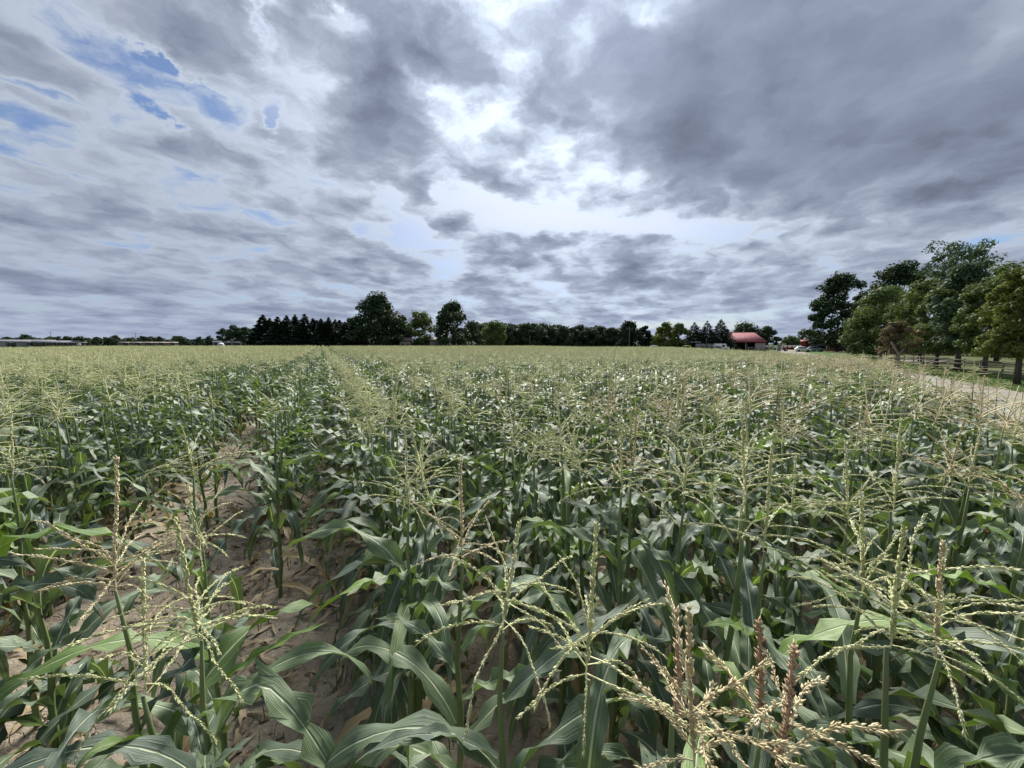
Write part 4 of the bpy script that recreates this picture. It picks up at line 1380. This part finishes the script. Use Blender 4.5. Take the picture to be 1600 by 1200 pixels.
# ---- red roofed open barn
d = 119.0
g = on_ground(1163, d)
k = d / FPX
barn = thing('open_barn', "open fronted barn with red metal roof and pale plank end", 'barn', (g.x, g.y, -0.1), facing(1163, d))
wl, wr = -29 * k, 28 * k
eave, ridge = 2.1 + 4 * k + 0.1, 2.1 + 17.5 * k + 0.1
dep = 8.0
mb = MB()                                                           # roof: long front slope, hipped right end
A = [(wl - 0.3, -0.5, eave - 0.1), (wr + 0.3, -0.5, eave - 0.1), (wr + 0.3, dep + 0.5, eave - 0.1), (wl - 0.3, dep + 0.5, eave - 0.1), (wl - 0.3, dep / 2, ridge), (wr - 16 * k * 0.95, dep / 2, ridge)]
Bv = [(x, y, z - 0.16) for x, y, z in A]
mb.add(A + Bv, [(0, 1, 5, 4), (1, 2, 5), (2, 3, 4, 5), (6, 7, 1, 0), (7, 8, 2, 1), (8, 9, 3, 2), (9, 6, 0, 3), (10, 11, 7, 6), (11, 8, 7), (11, 10, 9, 8), (0, 4, 10, 6), (4, 3, 9, 10)])
roof = mb.build('roof', m_redroof, barn)
mbs = MB(); mbs.add([(0, 0, 0), (0.04, 0, 0.03), (0.08, 0, 0), (0, 1, 0), (0.04, 1, 0.03), (0.08, 1, 0)], [(0, 1, 4, 3), (1, 2, 5, 4), (0, 2, 1), (3, 4, 5)])
SEAM = mbs.mesh('roof_seam', m_redroof)
sl = math.hypot(dep / 2 + 0.5, ridge - eave + 0.1); sa = math.atan2(ridge - eave + 0.1, dep / 2 + 0.5)
for i in range(15):
    x = wl - 0.2 + i * 0.62
    link('roof_seam', SEAM, roof, (x, -0.5, eave - 0.095), (sa, 0, 0), (1, sl * 0.985, 1))
mb = MB(); mb.box((wl + 0.9, dep / 2, ridge + 0.25), (0.9, 0.9, 0.9)); mb.add([(wl + 0.35, dep / 2 - 0.55, ridge + 0.7), (wl + 1.45, dep / 2 - 0.55, ridge + 0.7), (wl + 1.45, dep / 2 + 0.55, ridge + 0.7), (wl + 0.35, dep / 2 + 0.55, ridge + 0.7), (wl + 0.9, dep / 2, ridge + 1.25)], [(0, 1, 4), (1, 2, 4), (2, 3, 4), (3, 0, 4), (3, 2, 1, 0)])
mb.build('cupola', m_redroof, roof)
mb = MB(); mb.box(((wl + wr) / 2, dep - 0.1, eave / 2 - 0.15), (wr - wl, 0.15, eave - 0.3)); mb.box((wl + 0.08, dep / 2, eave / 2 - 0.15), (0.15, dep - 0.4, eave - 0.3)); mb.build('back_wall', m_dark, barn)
bay = wr - 13.5 * k
mb = MB(); mb.box(((bay + wr) / 2, 0.12, (eave - 0.3) / 2), (wr - bay - 0.04, 0.06, eave - 0.34)); mb.box((wr - 0.05, dep / 2, (eave - 0.3) / 2), (0.06, dep - 0.5, eave - 0.34)); mb.box((bay + 0.05, dep / 2, (eave - 0.3) / 2), (0.06, dep - 0.5, eave - 0.34))
end = mb.build('end_bay', m_plank, barn)
mb = MB(); mb.box((0, 0, 0), (0.24, 0.05, eave - 0.36)); PL = mb.mesh('plank', m_plank)
npl = int((wr - bay) / 0.27)
for i in range(npl):
    link('plank', PL, end, (bay + 0.15 + i * (wr - bay - 0.2) / npl + 0.05, 0.06 - 0.008 * (i % 3), (eave - 0.3) / 2))
mb = MB(); mb.box((0, 0, (eave - 0.3) / 2), (0.22, 0.22, eave - 0.3)); PO = mb.mesh('post', m_plank)
for X in (1135, 1150, 1165): link('post', PO, barn, ((X - 1163) * k, 0.1, 0))
mb = MB(); mb.box(((wl + wr) / 2, 0.02, eave - 0.42), (wr - wl, 0.16, 0.25)); mb.build('beam', m_red, barn)
# bits standing in the barn's shade: a cart and a gate
t = thing('farm_cart', "pale cart parked in the shade inside the open barn", 'cart', (g.x, g.y, -0.1), facing(1163, d))
t.location = Vector(t.location) + Matrix.Rotation(facing(1163, d), 3, 'Z') @ Vector((1.6, 1.6, 0))
MB().box((0, 0, 1.0), (2.0, 1.2, 0.35)).build('bed', m_grey, t)
mb = MB(); mb.tube([(0, -0.06, 0), (0, 0.06, 0)], 0.38, 12); WH = mb.mesh('wheel', m_tyre)
for x in (-0.65, 0.65):
    for y in (-0.66, 0.66): link('wheel', WH, t, (x, y, 0.38))
MB().box((-0.9, 0, 1.6), (0.08, 1.1, 0.9)).build('headboard', m_white, t)


def board_wall(name, label, cat, X0, X1, d, y_top, mat, bw=0.45, gap=0.02, group=None):
    g = on_ground((X0 + X1) / 2, d); k = d / FPX
    t = thing(name, label, cat, (g.x, g.y, -0.1), facing((X0 + X1) / 2, d), group)
    h = CAM_H + (HOR - y_top) * k + 0.1; L = (X1 - X0) * k
    mb = MB(); mb.box((0, 0, 0), (bw - gap, 0.05, h)); bm_ = mb.mesh('board', mat)
    for i in range(int(L / bw)): link('board', bm_, t, (-L / 2 + bw * (i + 0.5), 0.01 * (i % 2), h / 2))
    mb = MB(); mb.box((0, 0.09, h * 0.3), (L, 0.08, 0.12)); mb.box((0, 0.09, h * 0.8), (L, 0.08, 0.12)); mb.build('rail', mat, t)
    return t


board_wall('board_fence', "grey board fence running left from the open barn", 'fence', 1089, 1133, 116, 537.0, m_greywood)
# low grey roofed shelter behind that fence
g = on_ground(1086, 119); t = thing('shelter', "small grey roofed shelter at the left end of the board fence", 'shelter', (g.x, g.y, -0.1), facing(1086, 119))
mb = MB(); mb.add([(-1.6, -1, 2.5), (1.6, -1, 2.5), (1.6, 1, 3.0), (-1.6, 1, 3.0), (-1.6, -1, 2.62), (1.6, -1, 2.62), (1.6, 1, 3.12), (-1.6, 1, 3.12)], [(3, 2, 1, 0), (4, 5, 6, 7), (0, 1, 5, 4), (1, 2, 6, 5), (2, 3, 7, 6), (3, 0, 4, 7)]); mb.build('roof', m_grey, t)
PO2 = MB().box((0, 0, 1.3), (0.12, 0.12, 2.6)).mesh('post', m_pole)
for x in (-1.4, 1.4):
    for y in (-0.9, 0.85): link('post', PO2, t, (x, y, 0))


def vehicle(name, label, cat, X, d, L, H, paint, profile, rz=0.0, wheels=((-0.3, 0.3)), wd=1.75, glass=None):
    """profile: (x, z) outline of the body as fractions of L and H, clockwise from the rear sill"""
    g = on_ground(X, d)
    t = thing(name, label, cat, (g.x, g.y, -0.1), facing(X, d) + rz)
    n = len(profile)
    P = []
    for y, ins in ((-wd / 2, 0), (wd / 2, 0)):
        for x, z in profile:
            q = 0.12 * max(0, z - 0.55) / 0.45
            P.append((x * L, y * (1 - q), z * H))
    F = [tuple(range(n)), tuple(range(2 * n - 1, n - 1, -1))] + [(i, n + i, n + (i + 1) % n, (i + 1) % n) for i in range(n)]
    mb = MB(); mb.add(P, F); body = mb.build('body', paint, t)
    if glass:
        for gx0, gx1, z0, z1 in glass:
            for s in (-1, 1):
                mb = MB(); mb.box(((gx0 + gx1) / 2 * L, s * wd / 2 * 0.955, (z0 + z1) / 2 * H), ((gx1 - gx0) * L, 0.10, (z1 - z0) * H)); mb.build('window', m_glass, t)
    mb = MB(); mb.tube([(0, -0.1, 0), (0, 0.1, 0)], 0.33, 14); wm = mb.mesh('wheel', m_tyre)
    for x in wheels:
        for s in (-1, 1): link('wheel', wm, t, (x * L, s * (wd / 2 - 0.08), 0.33))
    for x, sx in ((-0.495, -1), (0.495, 1)):
        for s in (-1, 1): MB().box((x * L, s * wd * 0.38, 0.48 * H), (0.07, 0.28, 0.12)).build('lamp', m_red if sx < 0 else m_grey, t)
    return t


CAR = [(-0.49, 0.20), (-0.50, 0.52), (-0.47, 0.62), (-0.34, 0.95), (-0.1, 1.0), (0.10, 0.97), (0.25, 0.64), (0.46, 0.55), (0.50, 0.42), (0.49, 0.20)]
VAN = [(-0.49, 0.15), (-0.5, 0.9), (-0.47, 0.99), (0.22, 1.0), (0.34, 0.60), (0.48, 0.52), (0.5, 0.35), (0.49, 0.15)]
CG = ((-0.30, -0.06, 0.66, 0.90), (-0.03, 0.16, 0.66, 0.90))
vehicle('white_car', "white car parked beyond the corn left of the yellow green car", 'car', 1025, 112, 4.3, 1.72, m_white, CAR, glass=CG)
vehicle('yellow_car', "yellow green car half hidden by the corn left of the board fence", 'car', 1071, 111, 3.7, 1.75, m_yellow, CAR, math.pi, glass=CG)
vehicle('white_van', "white van in front of the board fence beside the open barn", 'van', 1128, 113, 4.0, 2.2, m_white, VAN, glass=((0.02, 0.20, 0.62, 0.86), (-0.4, -0.05, 0.50, 0.66)))
vehicle('white_car', "white rounded car in front of the red shed", 'car', 1255, 104, 3.4, 1.5, m_white, CAR, 0.2, glass=CG)
vehicle('dark_car', "dark greenish car parked in front of the pale box trailer", 'car', 1275, 108, 3.8, 1.55, m_teal, CAR, 0.3, glass=CG)
vehicle('white_van', "white van glimpsed under the trees right of the dark red barn", 'van', 1340, 112, 4.2, 2.3, m_white, VAN, 0.4, glass=((0.02, 0.20, 0.62, 0.86),))


def trailer(label, X, d, L, H, z0, mat, cat='trailer'):
    g = on_ground(X, d)
    t = thing('trailer', label, cat, (g.x, g.y, -0.1), facing(X, d))
    MB().box((0, 0, z0 + H / 2), (L, 2.2, H)).build('box', mat, t)
    MB().box((0, 0, z0 - 0.08), (L * 0.96, 1.6, 0.14)).build('chassis', m_dark, t)
    mb = MB(); mb.tube([(0, -0.1, 0), (0, 0.1, 0)], 0.38, 14); wm = mb.mesh('wheel', m_tyre)
    for x in (-0.45, 0.45):
        for s in (-1, 1): link('wheel', wm, t, (x, s * 0.95, 0.38))
    mb = MB(); mb.tube([(L / 2, 0, z0 - 0.1), (L / 2 + 1.0, 0, z0 - 0.15)], 0.05, 6); mb.build('drawbar', m_dark, t)
    return t


trailer("low white flatbed trailer right of the open barn", 1198, 118, 2.9, 0.55, 1.15, m_white)
trailer("long pale box trailer under the big dark tree", 1277, 112, 4.0, 0.75, 1.55, m_grey)

# red hay wagon hung with white bunting
g = on_ground(1238, 110); k = 110 / FPX
t = thing('hay_wagon', "dark red wagon hung with white scalloped bunting", 'wagon', (g.x, g.y, -0.1), facing(1238, 110))
MB().box((0, 0, 1.15), (25 * k, 2.0, 1.2)).build('box', m_red, t)
mb = MB(); mb.tube([(0, -0.1, 0), (0, 0.1, 0)], 0.42, 14); wm = mb.mesh('wheel', m_tyre)
for x in (-1.4, 1.4):
    for s in (-1, 1): link('wheel', wm, t, (x, s * 0.9, 0.42))
mb = MB(); pts = [(1.0 * math.cos(a) * 0.5, -0.025, -0.62 * math.sin(a)) for a in np.linspace(0, math.pi, 9)]
mb.add([(x, y, z) for x, y, z in pts] + [(x, 0.025, z) for x, y, z in pts], [tuple(range(9)), tuple(range(17, 8, -1))] + [(i, i + 9, (i + 1) % 9 + 9, (i + 1) % 9) for i in range(9)])
SW = mb.mesh('bunting', m_white)
for i in range(4): link('bunting', SW, t, (-1.55 + i * 1.03, -1.04, 1.74), scale=(1.0, 1, 1))
MB().box((-12.5 * k, -0.95, 1.05), (0.14, 0.14, 2.1)).build('corner_post', m_white, t)
MB().box((-10 * k, 0, 2.0), (0.9, 0.6, 0.5), taper=0.8).build('hay_bale', noisy("straw", (0.36, 0.28, 0.14), (0.5, 0.4, 0.22), 6, 0.95), t)


def gabled(name, label, cat, X, d, w_px, top, eave_y, depth, wall, roofm, rz=0.0, door=None, windows=()):
    g = on_ground(X, d); k = d / FPX
    t = thing(name, label, cat, (g.x, g.y, -0.1), facing(X, d) + rz)
    w2 = w_px * k / 2; he = CAM_H + 0.1 + (HOR - eave_y) * k; hr = CAM_H + 0.1 + (HOR - top) * k
    mb = MB(); mb.add([(-w2, 0, 0), (w2, 0, 0), (w2, depth, 0), (-w2, depth, 0), (-w2, 0, he), (w2, 0, he), (w2, depth, he), (-w2, depth, he), (-w2, depth / 2, hr), (w2, depth / 2, hr)],
        [(0, 1, 5, 4), (2, 3, 7, 6), (1, 2, 6, 9, 5), (3, 0, 4, 8, 7)])
    mb.build('wall', wall, t)
    e = 0.35 if w_px > 11 else 0.08; z0 = he - e * (hr - he) / (depth / 2)
    for s in (0, 1):
        y0 = -e if s == 0 else depth + e
        mb = MB(); a = [(-w2 - e, y0, z0 + 0.03), (w2 + e, y0, z0 + 0.03), (w2 + e, depth / 2, hr + 0.03), (-w2 - e, depth / 2, hr + 0.03)]
        b_ = [(x, y, z + 0.14) for x, y, z in a]
        mb.add(a + b_, [(3, 2, 1, 0), (4, 5, 6, 7), (0, 1, 5, 4), (1, 2, 6, 5), (2, 3, 7, 6), (3, 0, 4, 7)])
        mb.build('roof', roofm, t)
    if door: MB().box((door[0] * k, -0.03, door[2] / 2), (door[1], 0.08, door[2])).build('door', m_dark, t)
    for x, z, a, b_ in windows:
        f = MB().box((x * k, -0.04, z), (a, 0.1, b_)).build('window', m_white, t)
        MB().box((x * k, -0.07, z), (a - 0.25, 0.1, b_ - 0.25)).build('pane', m_glass, f)
    return t


gabled('red_shed', "small dark red shed right of the bunting wagon", 'shed', 1257, 112, 10, 532.0, 534.5, 3.0, m_red, m_red, door=(0, 0.9, 1.6))
gabled('red_barn', "dark red barn in the deep shade below the big tree", 'barn', 1311, 116, 32, 532.0, 537.0, 7.0, m_red, m_brownroof, door=(6, 2.2, 2.0), windows=((-13, 1.1, 0.9, 1.1),))
gabled('farmhouse', "brown roofed house peeping between the trees beyond the corn", 'house', 633, 99, 17, 523.5, 532.0, 7.0, m_brick, m_brownroof, windows=((-4, 2.0, 0.9, 1.0), (4, 2.0, 0.9, 1.0)))
gabled('outbuilding', "low pale building right of the rounded green tree", 'building', 678, 103, 12, 528.0, 532.0, 6.0, m_greywood, m_brownroof, door=(0, 1.0, 1.9))

# grey green cabinet and paddock rails right of the barn
g = on_ground(1218, 114)
t = thing('cabinet', "grey green utility box between the barn and the wagon", 'utility box', (g.x, g.y, -0.1), facing(1218, 114))
MB().box((0, 0, 1.0), (0.95, 0.8, 2.0)).build('case', m_teal, t); MB().box((0, 0, 2.05), (1.1, 0.95, 0.1)).build('lid', m_grey, t)
g = on_ground(1205, 112)
t = thing('paddock_fence', "low pale paddock rails right of the open barn", 'fence', (g.x, g.y, -0.1), facing(1205, 112))
PO3 = MB().box((0, 0, 0.65), (0.12, 0.12, 1.3)).mesh('post', m_greywood); RA3 = MB().box((0, -0.08, 0), (2.3, 0.05, 0.13)).mesh('rail', m_greywood)
for i in range(4):
    link('post', PO3, t, (-3.0 + i * 2.1, 0, 0))
    if i < 3:
        for z in (0.5, 1.05): link('rail', RA3, t, (-1.95 + i * 2.1, 0, z))


# ---- poles
def pole(label, X, d, top, arm=True, r=0.12):
    g = on_ground(X, d); h = CAM_H + (HOR - top) / FPX * d + 0.1
    t = thing('utility_pole', label, 'pole', (g.x, g.y, -0.1), facing(X, d) + 0.3)
    mb = MB(); mb.tube([(0, 0, -0.3), (0, 0, h / 2), (0, 0, h)], [r * 1.2, r, r * 0.8], 8); mb.build('shaft', m_pole, t, True)
    if arm:
        MB().box((0, -0.14, h - 0.6), (2.0, 0.1, 0.12)).build('crossarm', m_pole, t)
        ins = MB(); ins.tube([(0, 0, 0), (0, 0, 0.22)], 0.06, 6); im = ins.mesh('insulator', m_grey)
        for x in (-0.85, 0.85): link('insulator', im, t, (x, -0.14, h - 0.54))


pole("tall wooden pole standing before the wood left of the barn", 983, 112, 511)
pole("thin wooden pole in front of the dark wood", 828, 140, 525, False)
pole("slim dark post against the board fence", 1104, 114, 528, False, 0.07)
pole("thin mast above the far left tree line", 81, 280, 518, True, 0.16)
pole("thin mast over the middle of the left tree line", 213, 290, 520, True, 0.16)
pole("light post between the open barn and the wagon", 1221, 130, 531, False, 0.08)

# ---- long low sheds on the far plain, left
m_dullroof = noisy('dull_metal_roof', (0.13, 0.135, 0.15), (0.19, 0.195, 0.21), 0.3, 0.8, None, 0, 0.1)


def long_shed(label, X0, X1, d, top, eave, wall, roofm):
    roofm = m_dullroof if roofm is m_grey else roofm
    gabled('long_shed', label, 'building', (X0 + X1) / 2, d, X1 - X0, top, eave, 18.0, wall, roofm, door=(0, 4, 3.0),
           windows=tuple((x, 2.2, 3.0, 1.6) for x in np.linspace(-(X1 - X0) * 0.4, (X1 - X0) * 0.4, 5)))


long_shed("long pale roofed shed at the left edge of the horizon", -30, 64, 255, 531.0, 534.0, m_greywood, m_grey)
long_shed("dark long shed right of the pale roofed one on the left horizon", 66, 122, 262, 532.5, 535.5, m_dark, m_grey)
long_shed("low grey shed left of the conifer windbreak", 340, 398, 175, 533.0, 535.5, m_greywood, m_grey)
long_shed("low brown shed on the plain before the left tree line", 200, 268, 240, 534.5, 536.0, m_brick, m_brownroof)
g = on_ground(345, 150)
t = thing('silo', "small pale domed bin beside the low grey shed", 'silo', (g.x, g.y, -0.1))
mb = MB(); mb.tube([(0, 0, 0), (0, 0, 1.9)], 1.1, 14); mb.build('drum', m_grey, t, False)
mb = MB(); mb.tube([(0, 0, 1.905), (0, 0, 2.3), (0, 0, 2.6)], [1.15, 0.8, 0.15], 14); mb.build('dome', m_white, t, False)
# weathered marker post at the field edge
g = on_ground(123, 70); t = thing('marker_post', "weathered brown post with a small board at the far left edge of the corn", 'post', (g.x, g.y, -0.1), facing(123, 70))
MB().box((0, 0, 1.4), (0.14, 0.14, 2.8)).build('shaft', m_pole, t); MB().box((0, -0.1, 1.9), (0.5, 0.05, 0.7)).build('board', m_plank, t)
